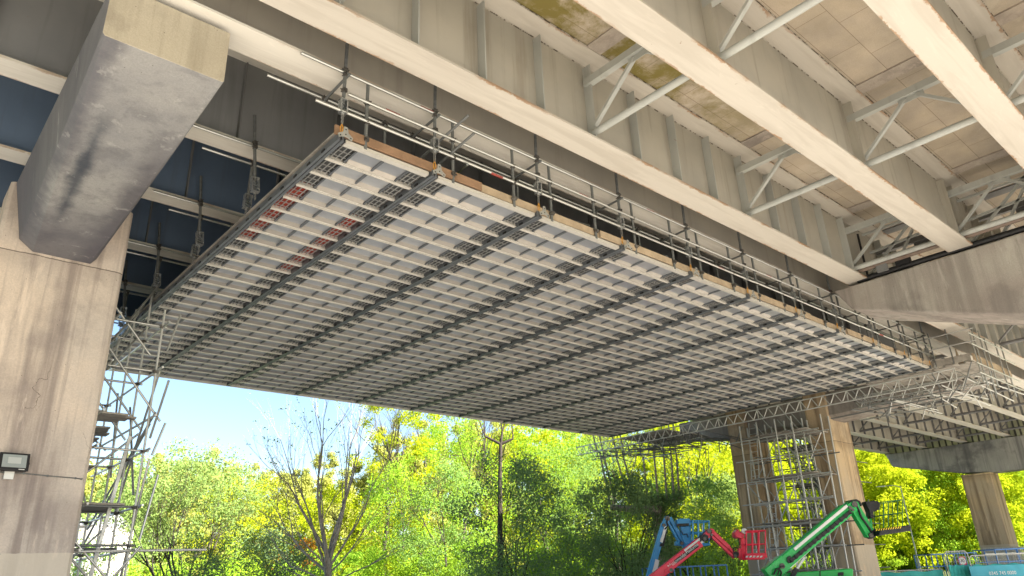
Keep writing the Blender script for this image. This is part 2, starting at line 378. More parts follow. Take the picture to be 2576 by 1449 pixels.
# ------------------------------------------------------------------ tubes shared by every scaffold
_tube = {}
def tube_part(name, p, q, r, m, parent, L0=None):
    if m not in _tube:
        _tube[m] = MB().tube((0, 0, 0), (0, 0, 1), 1.0, n=10).mesh('scaffold_tube', MT[m])
    o = bpy.data.objects.new(name, _tube[m]); link(o, parent)
    p = V(p); q = V(q)
    if parent is not None: p = p - parent.location; q = q - parent.location
    d = q - p
    o.matrix_basis = Matrix.Translation(p) @ d.to_track_quat('Z', 'Y').to_matrix().to_4x4() @ Matrix.Diagonal((r, r, d.length, 1))
    return o
def coupler_mesh():
    b = MB()
    b.box((-.05, -.05, -.045), (.05, .05, .045)); b.box((-.075, -.02, -.03), (.075, .02, .03))
    b.tube((-.09, .03, 0), (.09, .03, 0), .014, n=6); b.tube((.03, -.09, .02), (.03, .09, .02), .014, n=6)
    return b.mesh('coupler', MT['coupler'])
CPL = coupler_mesh()
def coupler(p, parent):
    o = bpy.data.objects.new('coupler', CPL); link(o, parent); o.scale = (.7, .7, .7)
    o.location = V(p) - parent.location
    o.rotation_euler = (rnd.uniform(-.3, .3), rnd.uniform(-.3, .3), rnd.uniform(0, 3))
    return o
ORD = ['first', 'second', 'third', 'fourth', 'fifth', 'sixth', 'seventh', 'eighth', 'ninth', 'tenth', 'eleventh', 'twelfth', 'thirteenth', 'fourteenth']

# ================================================================== BRIDGE
ZG = 9.40      # underside of the girders
ZS = 11.42     # underside of the deck slab
FARG = [9.15, 12.06, 14.9, 17.7, 20.5, 23.3]
NEARG = [7.9, 5.05, 2.3, -0.45, -3.2]
X0, X1 = -14.0, 80.0

d = MB(); d.box((X0, -4.9, ZS), (X1, 8.42, ZS + .32)); 
near_deck = d.build('bridge_deck', MT['soffit']); tag(near_deck, 'tan concrete bridge deck overhead, green algae stains between its girders', 'bridge deck')
for y in (-4.9, 8.17):
    MB().box((X0, y, ZS + .33), (X1, y + .25, ZS + 1.2)).build('parapet', MT['cross_brown'], near_deck)
d = MB(); d.box((X0, 8.75, ZS), (X1, 24.7, ZS + .32))
far_deck = d.build('bridge_deck', MT['soffit_far']); tag(far_deck, 'grey concrete bridge deck above the hanging work platform', 'bridge deck')
for y in (8.75, 24.45):
    MB().box((X0, y, ZS + .33), (X1, y + .25, ZS + 1.2)).build('parapet', MT['cross_brown'], far_deck)

MB().box((79.3, 8.8, ZG + .02), (79.5, 24.65, ZS - .01)).build('end_diaphragm', MT['cross_far'], far_deck)
MB().box((79.3, -4.8, ZG + .02), (79.5, 8.4, ZS - .01)).build('end_diaphragm', MT['cross_far'], near_deck)
def girder(y, label, webm, flm, stiff, side, fw=.62, tw=1.0, sm=None, depth=.2, group='steel bridge girders'):
    t = thing('bridge_girder', label, 'girder', (X0, y, ZG), group)
    MB().box((X0, y - .015, ZG + .045), (X1, y + .015, ZS - .05)).build('web', MT[webm], t)
    MB().box((X0, y - fw/2, ZG), (X1, y + fw/2, ZG + .045)).build('bottom_flange', MT[flm], t)
    MB().box((X0, y - tw/2, ZS - .05), (X1, y + tw/2, ZS - .004)).build('top_flange', MT[flm], t)
    if y > -3 and y < 9:
        for za, ya, yb in ((ZS - .066, y - .032, y - .0155), (ZS - .034, y - tw/2 - .012, y - tw/2 - .0005)):
            MB().box((-3, ya, za), (22.9, yb, za + .014)).build('sealant_line', MT['sealant'], t)
    first = None
    for k, x in enumerate(stiff):
        if first is None:
            b = MB(); ya, yb = (y - .015 - depth, y - .016) if side < 0 else (y + .016, y + .015 + depth)
            b.box((x - .012, ya, ZG + .046), (x + .012, yb, ZS - .13))
            first = b.build('stiffener', MT[sm or webm], t); fx = x
        else:
            o = first.copy(); COL.objects.link(o); o.location.x += x - fx
    return t
def rng(a, b, s):
    n = int(round((b - a) / s)); return [a + s * k for k in range(n + 1)]
brX = rng(3.8, 20.6, 5.6)
G = {}
G['n0'] = girder(NEARG[0], 'girder with closely spaced upright stiffeners, nearest above the work platform guard rail', 'web', 'flange', [x for x in rng(1.0, 20.4, 1.4)] + rng(23.2, 70, 1.3), -1, .62, .95, 'steel')
G['n1'] = girder(NEARG[1], 'smooth cream girder crossing the middle of the tan soffit', 'web', 'flange', brX + [21.2, 23] + rng(24, 70, 1.3), -1, .62, .95)
G['n2'] = girder(NEARG[2], 'pale wide cream girder with rusty edge at the top right corner', 'web', 'flange', brX + [23] + rng(24, 70, 1.3), -1, .62, .95)
for k, y in enumerate(NEARG[3:]):
    girder(y, 'cream girder overhead behind the viewer, %s past the pale wide one' % ORD[k], 'web', 'flange', [], -1)
G['f0'] = girder(FARG[0], 'smooth grey outer girder directly behind the scaffold guard rail', 'web_warm', 'flange_pale', [], 1, .62, .9)
names = ['first', 'second', 'third', 'fourth', 'fifth']
for k, y in enumerate(FARG[1:]):
    G['f%d' % (k+1)] = girder(y, 'dark girder above the work platform, %s one behind the smooth outer girder' % names[k], 'web_grey' if k == 0 else 'web_shade', 'flange_pale', rng(-6.0, 30.0, 2.0) + rng(36.4, 78, 1.5), -1, .5, .8, 'steel_dark', .13)
# paler sheets past the far pier, covering the shade painted into the webs
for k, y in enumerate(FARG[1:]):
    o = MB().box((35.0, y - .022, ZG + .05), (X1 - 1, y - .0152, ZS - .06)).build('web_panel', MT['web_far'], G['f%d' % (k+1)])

def brace(x, ya, yb, label, m='steel', heavy=False, fan=True):
    """K brace between two girder webs at ya (far) and yb (near)."""
    t = thing('cross_brace', label, 'brace', (x, (ya + yb)/2, ZG), 'cross braces between girders')
    lo, hi = ZG + .26, ZS - .55
    a, b = ya - .05, yb + .05
    mid = (a + b)/2
    MB().box((x - .07, b, hi - .07), (x + .07, a, hi - .055)).box((x - .07, b, hi - .055), (x - .055, a, hi + .09)).build('top_strut', MT[m], t)
    MB().tube((x, a, lo), (x, b, lo), .075, n=10).build('bottom_strut', MT[m], t)
    MB().box((x + .004, mid - .26, hi - .2), (x + .016, mid + .26, hi + .05)).build('gusset', MT[m], t)
    for yy in (a - .05, b + .05):
        MB().bar((x + .03, yy, lo + .1), (x + .03, mid + (.12 if yy == a - .05 else -.12), hi - .1), .09, .06).build('diagonal', MT[m], t)
    # thin darker patch on the soffit above the strut
    MB().box((x - .35, b, ZS - .035), (x + .05, a, ZS - .006)).build('soffit_patch', MT['soffit_patch'] if m == 'steel' else MT[m], t)
    return t
bn = ['leftmost', 'second from the left', 'third from the left', 'nearest the brown crosshead']
for k, x in enumerate(brX[:]):
    if k == 3: x = 20.75
    brace(x, NEARG[0], NEARG[1], 'steel brace beside the closely stiffened girder, %s' % bn[k])
    brace(x + .05, NEARG[1], NEARG[2], 'steel brace between the two smooth cream girders, %s' % bn[k])
    brace(x + .05, NEARG[2], NEARG[3], 'steel brace right of the wide pale girder, %s' % bn[k])
for i, (ya, yb, nm) in enumerate(((NEARG[0], NEARG[1], 'beside the closely stiffened girder'), (NEARG[1], NEARG[2], 'beside the wide pale girder'))):
    for k, x in enumerate((23.2, 28.5, 34.0, 39.5, 45, 50.5, 56)):
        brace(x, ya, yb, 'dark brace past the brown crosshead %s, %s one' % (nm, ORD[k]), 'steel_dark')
for i in range(5):
    ya, yb = FARG[i+1], FARG[i]
    for k, x in enumerate((38.9, 44.1, 49.3, 54.5, 58.6)):
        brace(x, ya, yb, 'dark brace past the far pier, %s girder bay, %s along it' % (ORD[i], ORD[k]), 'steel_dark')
# diaphragm pipework on the brown crosshead
t = thing('drain_pipe', 'rusty pipe lying along the top of the brown crosshead', 'pipe', (20.95, 6.5, ZG))
MB().tube((20.95, 7.7, 9.62), (20.95, 1.0, 9.62), .07, n=10).build('pipe_run', MT['rusty'], t)
MB().box((20.9, 6.9, 9.38), (21.0, 7.2, 9.62)).build('bracket', MT['steel_dark'], t)
t = thing('drain_pipe', 'black pipe above the brown crosshead, lower than the rusty one', 'pipe', (21.25, 6.5, ZG))
MB().tube((21.22, 7.9, 9.43), (21.22, 0.5, 9.43), .085, n=10, ).tube((21.3, 7.62, 9.5), (21.3, 7.62, 10.9), .035, n=8).build('pipe_run', MT['black'], t)
MB().box((21.15, 6.35, 9.36), (21.3, 6.75, 9.66)).build('valve_box', MT['black'], t)
t = thing('end_frame', 'crossed steel end frame over the brown crosshead between cream girders', 'frame', (21.6, 6.5, ZG))
for a, b_ in (((7.7, 9.6), (6.0, 11.0)), ((6.9, 9.6), (5.9, 11.0)), ((7.5, 10.3), (5.2, 10.45)), ((7.6, 10.95), (5.2, 10.95)), ((5.2, 9.7), (6.2, 11.0))):
    MB().bar((21.6, a[0], a[1]), (21.6, b_[0], b_[1]), .08, .06).build('bar', MT['steel'], t)
t = thing('end_frame', 'crossed steel end frame over the brown crosshead at the right edge', 'frame', (21.6, 3.7, ZG))
for a, b_ in (((4.9, 9.6), (3.2, 11.0)), ((4.1, 9.6), (3.1, 11.0)), ((4.8, 10.3), (2.4, 10.45)), ((4.9, 10.95), (2.4, 10.95))):
    MB().bar((21.6, a[0], a[1]), (21.6, b_[0], b_[1]), .08, .06).build('bar', MT['steel'], t)

# ------------------------------------------------------------------ piers
def leg(t, x0, x1, y0, y1, m, ztop, chamfer=.06):
    b = MB(); c = chamfer
    poly = [(x0 + c, y0), (x1 - c, y0), (x1, y0 + c), (x1, y1 - c), (x1 - c, y1), (x0 + c, y1), (x0, y1 - c), (x0, y0 + c)]
    b.prism(poly, 2, 0.0, ztop)
    return b.build('column', MT[m], t)
def fillet_prism(poly, x0, x1, ch):
    b = MB(); b.prism(poly, 0, x0, x1); return b
# left pier
p1 = thing('bridge_pier', 'stained concrete pier with floodlight and sloping crosshead at the left', 'pier', (2.1, 16.3, 0))
leg(p1, 1.0, 3.26, 15.8, 16.85, 'pier', 9.33)
leg(p1, 1.0, 3.26, 20.2, 21.2, 'pier', 9.33)
def crosshead_mesh(xl, xr, xl2, tip, y0, ym, z0, zt, zm):
    """near end face at y0, soffit falling from z0 to zm at ym; xl/xr edges at the tip, xl2 left edge at ym."""
    b = MB(); c = .04
    sec = []
    n = 10
    for k in range(n + 1):
        f = k / n; y = y0 + (ym - y0) * f
        zb = z0 + (zm - z0) * (f ** .85); l = xl + (xl2 - xl) * f
        cc = c + .16 * f
        sec.append([(xl - .04 * f, y, zt), (l - .1 * f, y, zb + cc), (l + cc * .8, y, zb), (xr - cc * .5, y, zb), (xr, y, zb + cc * .7), (xr, y, zt)])
    vs = [p for s_ in sec for p in s_]
    fs = []
    for k in range(n):
        for j in range(6):
            a = k * 6 + j; b2 = k * 6 + (j + 1) % 6
            fs.append((a, b2, b2 + 6, a + 6))
    fs.append((5, 4, 3, 2, 1, 0)); e = n * 6; fs.append((e, e+1, e+2, e+3, e+4, e+5))
    b.add(vs, fs)
    return b
b = crosshead_mesh(1.12, 2.72, 1.44, 0, 9.0, 15.795, 8.4, 9.30, 7.93)
b.m = [1 if i == len(b.f) - 2 else 0 for i in range(len(b.f))]
b.build('crosshead_cantilever', [MT['cross'], MT['cross_end']], p1, .012)
MB().prism([(16.86, 7.97), (17.4, 8.15), (19.6, 8.15), (20.19, 7.97), (20.19, 9.3), (16.86, 9.3)], 0, 1.3, 2.7).build('crosshead', MT['cross'], p1)
MB().prism([(21.21, 7.97), (24.2, 8.4), (24.2, 9.3), (21.21, 9.3)], 0, 1.3, 2.7).build('crosshead_cantilever', MT['cross'], p1)
def bearing(t, x0, x1, ys):
    for y in ys:
        MB().box((x0, y - .2, 9.302), (x1, y + .2, 9.398)).build('bearing', MT['steel_dark'], t)
bearing(p1, 1.6, 2.2, FARG[1:])
# far pier
p2 = thing('bridge_pier', 'tan streaked concrete pier with two legs and a scaffold between them', 'pier', (35.2, 18, 0))
leg(p2, 34.2, 36.3, 15.5, 16.65, 'pier_far', 9.33)
leg(p2, 34.2, 36.3, 19.95, 21.05, 'pier_far', 9.33)
b = crosshead_mesh(34.4, 35.9, 34.4, 0, 9.0, 15.495, 8.45, 9.30, 7.97); b.build('crosshead_cantilever', MT['cross_brown'], p2, .03)
MB().prism([(16.66, 7.97), (17.4, 7.99), (17.9, 8.1), (18.8, 8.1), (19.3, 7.99), (19.94, 7.97), (19.94, 9.3), (16.66, 9.3)], 0, 34.4, 35.9).build('crosshead', MT['cross_brown'], p2)
MB().prism([(21.06, 7.97), (24.2, 8.4), (24.2, 9.3), (21.06, 9.3)], 0, 34.4, 35.9).build('crosshead_cantilever', MT['cross_brown'], p2)
bearing(p2, 34.8, 35.5, FARG[1:])
# brown crosshead of the near deck
p4 = thing('bridge_pier', 'brown concrete crosshead overhead at right with a sloping end', 'pier', (21.9, 1.0, 0))
MB().prism([(8.62, 9.30), (8.2, 8.58), (4.13, 7.22), (1.6, 6.6), (-1.2, 6.6), (-5, 7.6), (-5.4, 9.3)], 0, 21.1, 22.75).build('crosshead', MT['cross_brown'], p4, .04)
leg(p4, 20.95, 22.95, -.6, 1.0, 'pier_far', 6.59)
bearing(p4, 21.5, 22.3, NEARG[:4])
# distant pier
p3 = thing('bridge_pier', 'distant concrete pier with a long grey crosshead beside the lamp post', 'pier', (60.7, 17.4, 0))
MB().prism([(23.3, 9.30), (23.0, 8.35), (18.4, 7.3), (16.4, 7.1), (13.2, 7.1), (11.2, 7.2), (7.6, 8.4), (7.4, 9.3)], 0, 59.9, 61.4).build('crosshead', MT['cross_far'], p3, .03)
leg(p3, 59.75, 61.55, 16.5, 18.4, 'pier_far', 7.12)
leg(p3, 59.75, 61.55, 11.2, 13.1, 'pier_far', 7.18)
bearing(p3, 60.3, 61.0, FARG)
# cable, floodlight and box on the left pier face
ly = 15.8
t = thing('floodlight', 'black square floodlight fixed to the left pier', 'lamp', (1.93, ly, 3.8))
def onpier(x, y, off=0.0):
    r = ray(x, y); return CAM + r * ((ly - off - CAM.y) / r.y)
c = onpier(33, 1165, .14)
b = MB(); b.box((-.22, -.05, -.15), (.22, .03, .15)); b.box((-.235, -.075, -.165), (.235, -.045, .165))
o = b.build('housing', MT['black'], None, .012); o.parent = t; o.location = c - t.location; o.rotation_euler = (math.radians(-14), 0, math.radians(4))
h = o
b = MB(); b.box((-.185, -.084, -.11), (.185, -.076, .125)); o = b.build('lens', MT['lens'], None); o.parent = h
b = MB(); b.box((-.10, -.088, -.04), (.10, -.083, .075)); o = b.build('led_panel', simple('led_panel', (0.50, .53, .52), .3, 0, .03, 2, .5, 0), None); o.parent = h
b = MB(); b.box((.08, -.0785, -.145), (.17, -.0755, -.132)); o = b.build('maker_mark', MT['white'], None); o.parent = h
b = MB().box((-.25, -.02, -.02), (-.235, .2, .02)).box((.235, -.02, -.02), (.25, .2, .02)).box((-.25, .17, -.02), (.25, .185, .02))
o = b.build('bracket', MT['black'], None); o.parent = t; o.location = c - t.location
t = thing('junction_box', 'small white junction box below the floodlight', 'box', (1.9, ly, 3.4))
c2 = onpier(22, 1194, .05)
b = MB(); b.box((-.07, -.04, -.08), (.07, .045, .08)); b.box((-.075, -.05, -.085), (.075, -.04, .085))
o = b.build('box_body', MT['white'], None, .008); o.parent = t; o.location = c2 - t.location
b = MB()
pts = [onpier(-30, 1186, .012), onpier(8, 1188, .012), onpier(60, 1191, .012), onpier(120, 1197, .012), onpier(190, 1203, .012), onpier(206, 1205, .012)]
b.path(pts, .011)
for p in pts: b.box(p - V((.012, .012, .018)), p + V((.012, .012, .018)))
o = b.build('cable', MT['galv_dull']); tag(o, 'thin clipped cable running across the left pier below the floodlight', 'cable')

# ================================================================== WORK PLATFORM
ZP = 8.08
BX = [4.53, 6.33] + [8.83 + 2.5 * k for k in range(8)] + [28.6]
NR, Y0P, PIT = 29, 8.95, .532
YE = Y0P + NR * PIT
plat = thing('suspended_platform', 'wide aluminium work platform hung below the bridge girders on chains', 'platform', (BX[0], Y0P, ZP), None)
for i, x in enumerate(BX):
    b = MB()
    for s_ in (-1, 1):
        xa = x + s_ * .013; xb = x + s_ * .052
        b.box((min(xa, xb), Y0P - .12, ZP + .0), (max(xa, xb), YE + .1, ZP + .11))
        b.box((min(xa, xb) - .008, Y0P - .12, ZP - .012), (max(xa, xb) + .004, YE + .1, ZP - .001))
    y = Y0P
    while y < YE:
        b.box((x + .058, y + .1, ZP - .01), (x + .074, y + .2, ZP + .03), 1); b.box((x - .074, y + .3, ZP - .01), (x - .058, y + .4, ZP + .03), 1)
        b.box((x - .0125, y + .05, ZP + .0), (x + .0125, y + .12, ZP + .1), 1)
        y += .5
    b.build('suspension_beam', [MT['beam'], MT['black']], plat)
def panel_mb(w, red):
    """one deck panel, local origin at its left near corner on plate level; w = clear bay width."""
    b = MB(); g = .34
    b.box((g, .004, .075), (w - g, PIT - .004, .09), 0)
    for s0 in (0, 1):
        x0, x1 = (.0, g - .015) if s0 == 0 else (w - g + .015, w)
        b.box((x0, .004, .11), (x1, PIT - .004, .115), 3 if red & (1 << s0) else 2)
        for k in range(3):
            xx = x0 + .06 + k * .09
            b.box((xx - .008, .05, .035), (xx + .008, PIT - .05, .05), 1)
        for k in range(3):
            yy = .1 + k * .15
            b.box((x0 + .03, yy - .006, .051), (x1 - .03, yy + .006, .063), 1)
        xs = x1 if s0 == 0 else x0
        b.box((xs - .016, .015, .042), (xs + .016, PIT - .015, .074), 4)
    fo = [(PIT - .03, .030), (PIT - .03, .04), (PIT - .115, .0745), (PIT - .125, .0735)]  # added sloped strip imitating the warm reflection beside the joist
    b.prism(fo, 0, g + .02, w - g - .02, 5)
    n = 1 if w < 2 else 2
    for k in range(n):
        xs = g + (w - 2 * g) * (k + 1) / (n + 1)
        b.box((xs - .02, .015, .042), (xs + .02, PIT - .015, .074), 4)
    return b
def joist_mb(w):
    b = MB()
    b.box((-.02, -.036, -.003), (w + .02, .036, .007)); b.box((-.02, -.034, -.011), (w + .02, -.012, -.0035)); b.box((-.02, .012, -.011), (w + .02, .034, -.0035))
    b.box((-.02, -.01, .0075), (w + .02, .01, .075))
    return b
MT['glow_strip'] = simple('glow_strip_aluminium', (0.46, 0.43, 0.395), 0.35, 0.4, 0.1, 2.2, 0.5, 0.2)
PM = [MT['plate'], MT['grate'], MT['backing'], MT['backing_red'], MT['beam'], MT['glow_strip']]
cache = {}
restP = MB(); restJ = MB()
cells = []
for i in range(len(BX) - 1):
    for r_ in range(NR):
        cx = (BX[i] + BX[i+1])/2; cy = Y0P + (r_ + .5) * PIT
        cells.append(((V((cx, cy, ZP)) - CAM).length / ((BX[i+1] - BX[i]) ** .5), i, r_))
cells.sort()
rank = {(i, r_): n for n, (_, i, r_) in enumerate(cells)}
for i in range(len(BX) - 1):
    w = round(BX[i+1] - BX[i] - .15, 3); xl = BX[i] + .075
    for r_ in range(NR):
        red = 0
        if i == 0 and 3 <= r_ <= 7: red |= 1
        if i == 0 and 4 <= r_ <= 9: red |= 2
        y = Y0P + r_ * PIT
        if rank[(i, r_)] < 100:
            k = (w, red)
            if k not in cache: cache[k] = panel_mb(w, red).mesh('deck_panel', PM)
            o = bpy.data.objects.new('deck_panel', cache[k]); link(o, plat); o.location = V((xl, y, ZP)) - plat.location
            if red: o['label'] = 'deck panel with a red edge board'
        else:
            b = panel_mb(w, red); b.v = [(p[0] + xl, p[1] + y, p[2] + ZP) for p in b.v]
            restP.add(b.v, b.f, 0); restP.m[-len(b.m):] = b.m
        yj = y + PIT
        if rank[(i, r_)] < 100:
            k = ('j', w)
            if k not in cache: cache[k] = joist_mb(w).mesh('joist', MT['joist'])
            o = bpy.data.objects.new('joist', cache[k]); link(o, plat); o.location = V((xl, yj, ZP + .02)) - plat.location
        else:
            b = joist_mb(w); restJ.add([(p[0] + xl, p[1] + yj, p[2] + ZP + .02) for p in b.v], b.f)
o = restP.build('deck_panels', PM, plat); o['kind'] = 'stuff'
o = restJ.build('joists', MT['joist'], plat); o['kind'] = 'stuff'
b = MB()
for i in range(len(BX) - 1):
    b.box((BX[i] + .1, Y0P - .09, ZP + .0), (BX[i+1] - .1, Y0P + .02, ZP + .02)); b.box((BX[i] + .1, Y0P - .09, ZP + .021), (BX[i+1] - .1, Y0P - .07, ZP + .06))
b.build('edge_trim', MT['joist'], plat)
MB().box((BX[0] + .1, YE + .06, ZP - .02), (BX[-1] - .1, YE + .1, ZP + .14)).build('edge_trim', MT['joist'], plat)
MB().box((BX[0] - .06, Y0P, ZP + .171), (BX[-1] + .06, YE, ZP + .19)).build('deck_surface', MT['timber_grey'], plat)

# guard rail along the front edge
gr = thing('guard_rail', 'scaffold tube guard rail with timber toe boards along the platform edge', 'guard rail', (BX[0], 8.88, ZP + .19))
YR = 8.86
segs = rng(3.9, 29.5, 6.4)
for z, y, xa in ((9.36, YR - .05, 3.75), (8.98, YR - .05, 4.6), (8.60, YR - .05, 4.05), (9.33, 9.6, 3.55)):
    n = 0; x = xa
    while x < 28.6:
        x2 = min(x + 6.3, 29.3)
        tube_part('rail_tube', (x, y, z + rnd.uniform(-.01, .01)), (x2, y, z + rnd.uniform(-.01, .01)), .027, 'galv', gr)
        x = x2 + .002
posts = [4.98, 6.75, 8.2, 9.2, 10.5, 11.8, 13.2, 14.3, 15.7, 16.9, 18.2, 19.3, 20.6, 21.8, 23.0, 24.3, 25.6, 26.8, 27.9]
for x in posts:
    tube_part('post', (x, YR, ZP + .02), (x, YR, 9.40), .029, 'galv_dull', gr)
    for z in (8.98, 8.60, 8.27): coupler((x, YR - .02, z), gr).scale = (.75, .75, .75)
for x in (5.75, 8.95, 12.9, 16.2, 19.6, 22.5, 25.4):
    tube_part('post', (x, 9.55, ZP + .2), (x, 9.55, 9.36), .0245, 'galv_dull', gr); coupler((x, 9.55, 9.3), gr)
for k, (x, s_) in enumerate(((7.0, .8), (10.6, -.6), (13.3, .7), (16.4, -.7), (20, .8), (23.3, .6))):
    tube_part('brace_tube', (x, 8.75 if k == 0 else 9.1, ZP + .45), (x + s_, 10.3, 9.25), .0245, 'galv_dull', gr)
for x, z in ((6.5, 9.0), (6.62, 8.68)):
    tube_part('brace_tube', (x, 9.9, z - .2), (x + .1, 8.2, z + .1), .0245, 'galv_dull', gr)
for k, x in enumerate((5.3, 6.0, 7.6, 10.0, 12.3, 15.0, 17.4, 21, 24.4)):
    z = (8.98, 9.36, 8.6)[k % 3]
    MB().tube((x, YR - .05, z), (x + .28, YR - .05, z), .027, n=10).build('tape_band', MT['redpaint'], gr)
xb = 4.42; k = 0
while xb < 28.6:
    L = min(rnd.choice((2.4, 2.9, 3.3)), 28.75 - xb) if k else 2.9
    MB().box((xb + .004, YR - .02 + (k % 2) * .045, ZP + .09), (xb + L + .08, YR + .018 + (k % 2) * .045, ZP + .255 + rnd.uniform(-.01, .01))).build('toe_board', MT['timber_dark' if k in (0,) else 'timber'], gr)
    xb += L; k += 1

# suspension hangers
def make_hanger(top):
    t = thing('suspension_hanger', '', 'hanger', (0, 0, ZP))
    zz = lambda z: z - 0.0
    MB().tube((0, 0, ZP + .66), (.012, .0, top), .03, n=10).build('pole', MT['galv_dull'], t)
    b = MB()
    for k in range(4):
        b.tube((-.05, -.03, ZP + .52 + k * .055), (.05, .05, ZP + .535 + k * .055), .02, n=8)
    b.box((-.06, -.055, ZP + .5), (-.045, .055, ZP + .75)); b.box((.045, -.055, ZP + .5), (.06, .055, ZP + .75))
    b.box((-.06, -.055, ZP + .74), (.06, .055, ZP + .755)); b.box((-.06, -.055, ZP + .49), (.06, .055, ZP + .5))
    b.build('ratchet_coupler', MT['hoist'], t)
    b = MB()
    for k in range(6):
        z = ZP + .29 + k * .035; a = k % 2
        for s_ in (-1, 1):
            ox, oy = (s_ * .017, 0) if a else (0, s_ * .017)
            b.tube((ox, oy, z - .012), (ox, oy, z + .034), .0065, n=6)
        b.box((-.02, -.006, z + .03), (.02, .006, z + .042)) if a else b.box((-.006, -.02, z + .03), (.006, .02, z + .042))
    b.tube((0, 0, ZP + .46), (0, 0, ZP + .5), .03, n=8)
    b.build('chain', MT['chain'], t)
    b = MB()
    for s_ in (-1, 1): b.path([(0, 0, ZP + .30), (s_ * .022, 0, ZP + .24), (s_ * .016, 0.01, ZP + .17), (0, 0, ZP + .13)], .0075)
    b.build('sling', MT['orange'], t)
    b = MB()
    b.slab([(-.03, -.14, ZP + .16), (.03, -.14, ZP + .16), (.045, -.14, ZP + .06), (.13, -.14, ZP - .0), (.11, -.14, ZP - .06), (.03, -.14, ZP - .02), (-.03, -.14, ZP - .02), (-.11, -.14, ZP - .06), (-.13, -.14, ZP - .0), (-.045, -.14, ZP + .06)], (0, .014, 0))
    for x, z in ((0, .02), (0, .11), (.09, -.02), (-.09, -.02)): b.tube((x, -.15, ZP + z), (x, -.125, ZP + z), .013, n=8, mi=1)
    b.build('hanger_plate', [MT['plate_white'], MT['black']], t)
    for z in (ZP + 1.24, ZP + 1.33, ZP + .93): coupler((0, -.02, z), t)
    tube_part('transom', (.04, -.1, 9.31), (.04, .85, 9.29), .0245, 'galv_dull', t)
    t.children[-1].location = V((.04, -.1, 9.31 - ZP))
    coupler((.04, .74, 9.31), t)
    return t
hp = make_hanger(10.0)
for k, x in enumerate(BX):
    h = hp if k == 0 else copy_tree(hp)
    h.location = (x, 8.83, ZP)
    h['label'] = ('chain and pole hanger at the platform corner nearest the left pier' if k == 0 else
                  'chain and pole hanger on the front platform edge, %s from the left corner' % ORD[k])
    h['group'] = 'hangers along the front edge'
def make_edge_hanger():
    t = thing('suspension_hanger', '', 'hanger', (0, 0, ZP))
    MB().tube((0, 0, .5), (.0, .0, 1.95), .03, n=10).build('pole', MT['galv_dull'], None).parent = t
    b = MB()
    for k in range(4):
        b.tube((-.05, -.03, .33 + k * .055), (.05, .05, .345 + k * .055), .018, n=8)
    for x in (-.07, .06): b.box((x, -.055, .3), (x + .012, .055, .58))
    b.box((-.07, -.055, .58), (.072, .055, .592)); b.box((-.07, -.055, .29), (.072, .055, .3))
    b.build('ratchet_coupler', MT['hoist'], None).parent = t
    b = MB()
    for k in range(5):
        z = .14 + k * .033; a = k % 2
        for s_ in (-1, 1):
            ox, oy = (s_ * .017, 0) if a else (0, s_ * .017); b.tube((ox, oy, z - .012), (ox, oy, z + .034), .0065, n=6)
    b.build('chain', MT['chain'], None).parent = t
    coupler((0, -.02, ZP + 1.24), t); coupler((0, -.02, ZP + 1.33), t)
    return t
hl = make_edge_hanger()
# hangers and needle tubes at the left edge
for g_, y in enumerate(FARG[1:]):
    nt_ = thing('needle_tubes', 'pair of scaffold tubes under the %s dark girder by the platform left edge' % ORD[g_], 'tubes', (3.2, y, 9.3), 'needle tubes under the girders')
    for s_ in (-1, 1):
        tube_part('tube', (3.25 + .25 * s_ + .3 * (g_ % 2), y + s_ * .31, 9.34), (9.6, y + s_ * .31, 9.34), .0245, 'galv', nt_)
    for s_ in (-1, 1):
        h = copy_tree(hl) if (g_, s_) != (0, -1) else hl
        h.location = (BX[0] - .12 + .05 * s_, y + s_ * .36, ZP)
        h['label'] = 'hanger pole at the platform left edge, %s side of the %s dark girder' % ('near' if s_ < 0 else 'far', ORD[g_])
        h['group'] = 'hangers along the left edge'
        h.rotation_euler = (math.radians(1.5 * s_), math.radians(-2 + 3 * s_), 0)
    w_ = MB().tube((3.3, y + 1.9, 8.9), (4.6, y - .2, 9.35), .006, n=5)

# ================================================================== SCAFFOLDS
def deck_boards(t, x0, x1, y0, y1, z, n, m='timber_grey', along='x'):
    for k in range(n):
        if along == 'x':
            a = y0 + (y1 - y0) * k / n; b_ = y0 + (y1 - y0) * (k + .93) / n
            MB().box((x0 + rnd.uniform(-.12, .12), a, z), (x1 + rnd.uniform(-.12, .12), b_, z + .04)).build('board', MT[m], t)
        else:
            a = x0 + (x1 - x0) * k / n; b_ = x0 + (x1 - x0) * (k + .93) / n
            MB().box((a, y0 + rnd.uniform(-.12, .12), z), (b_, y1 + rnd.uniform(-.12, .12), z + .04)).build('board', MT[m], t)
def ladder(t, p, q, w, side, m='galv_pale'):
    p = V(p); q = V(q); s_ = V(side).normalized() * (w / 2)
    b = MB()
    b.bar(p - s_, q - s_, .03, .065); b.bar(p + s_, q + s_, .03, .065)
    n = int((q - p).length / .27)
    for k in range(1, n):
        c_ = p.lerp(q, k / n); b.tube(c_ - s_, c_ + s_, .015, n=6)
    return b.build('ladder', MT[m], t)
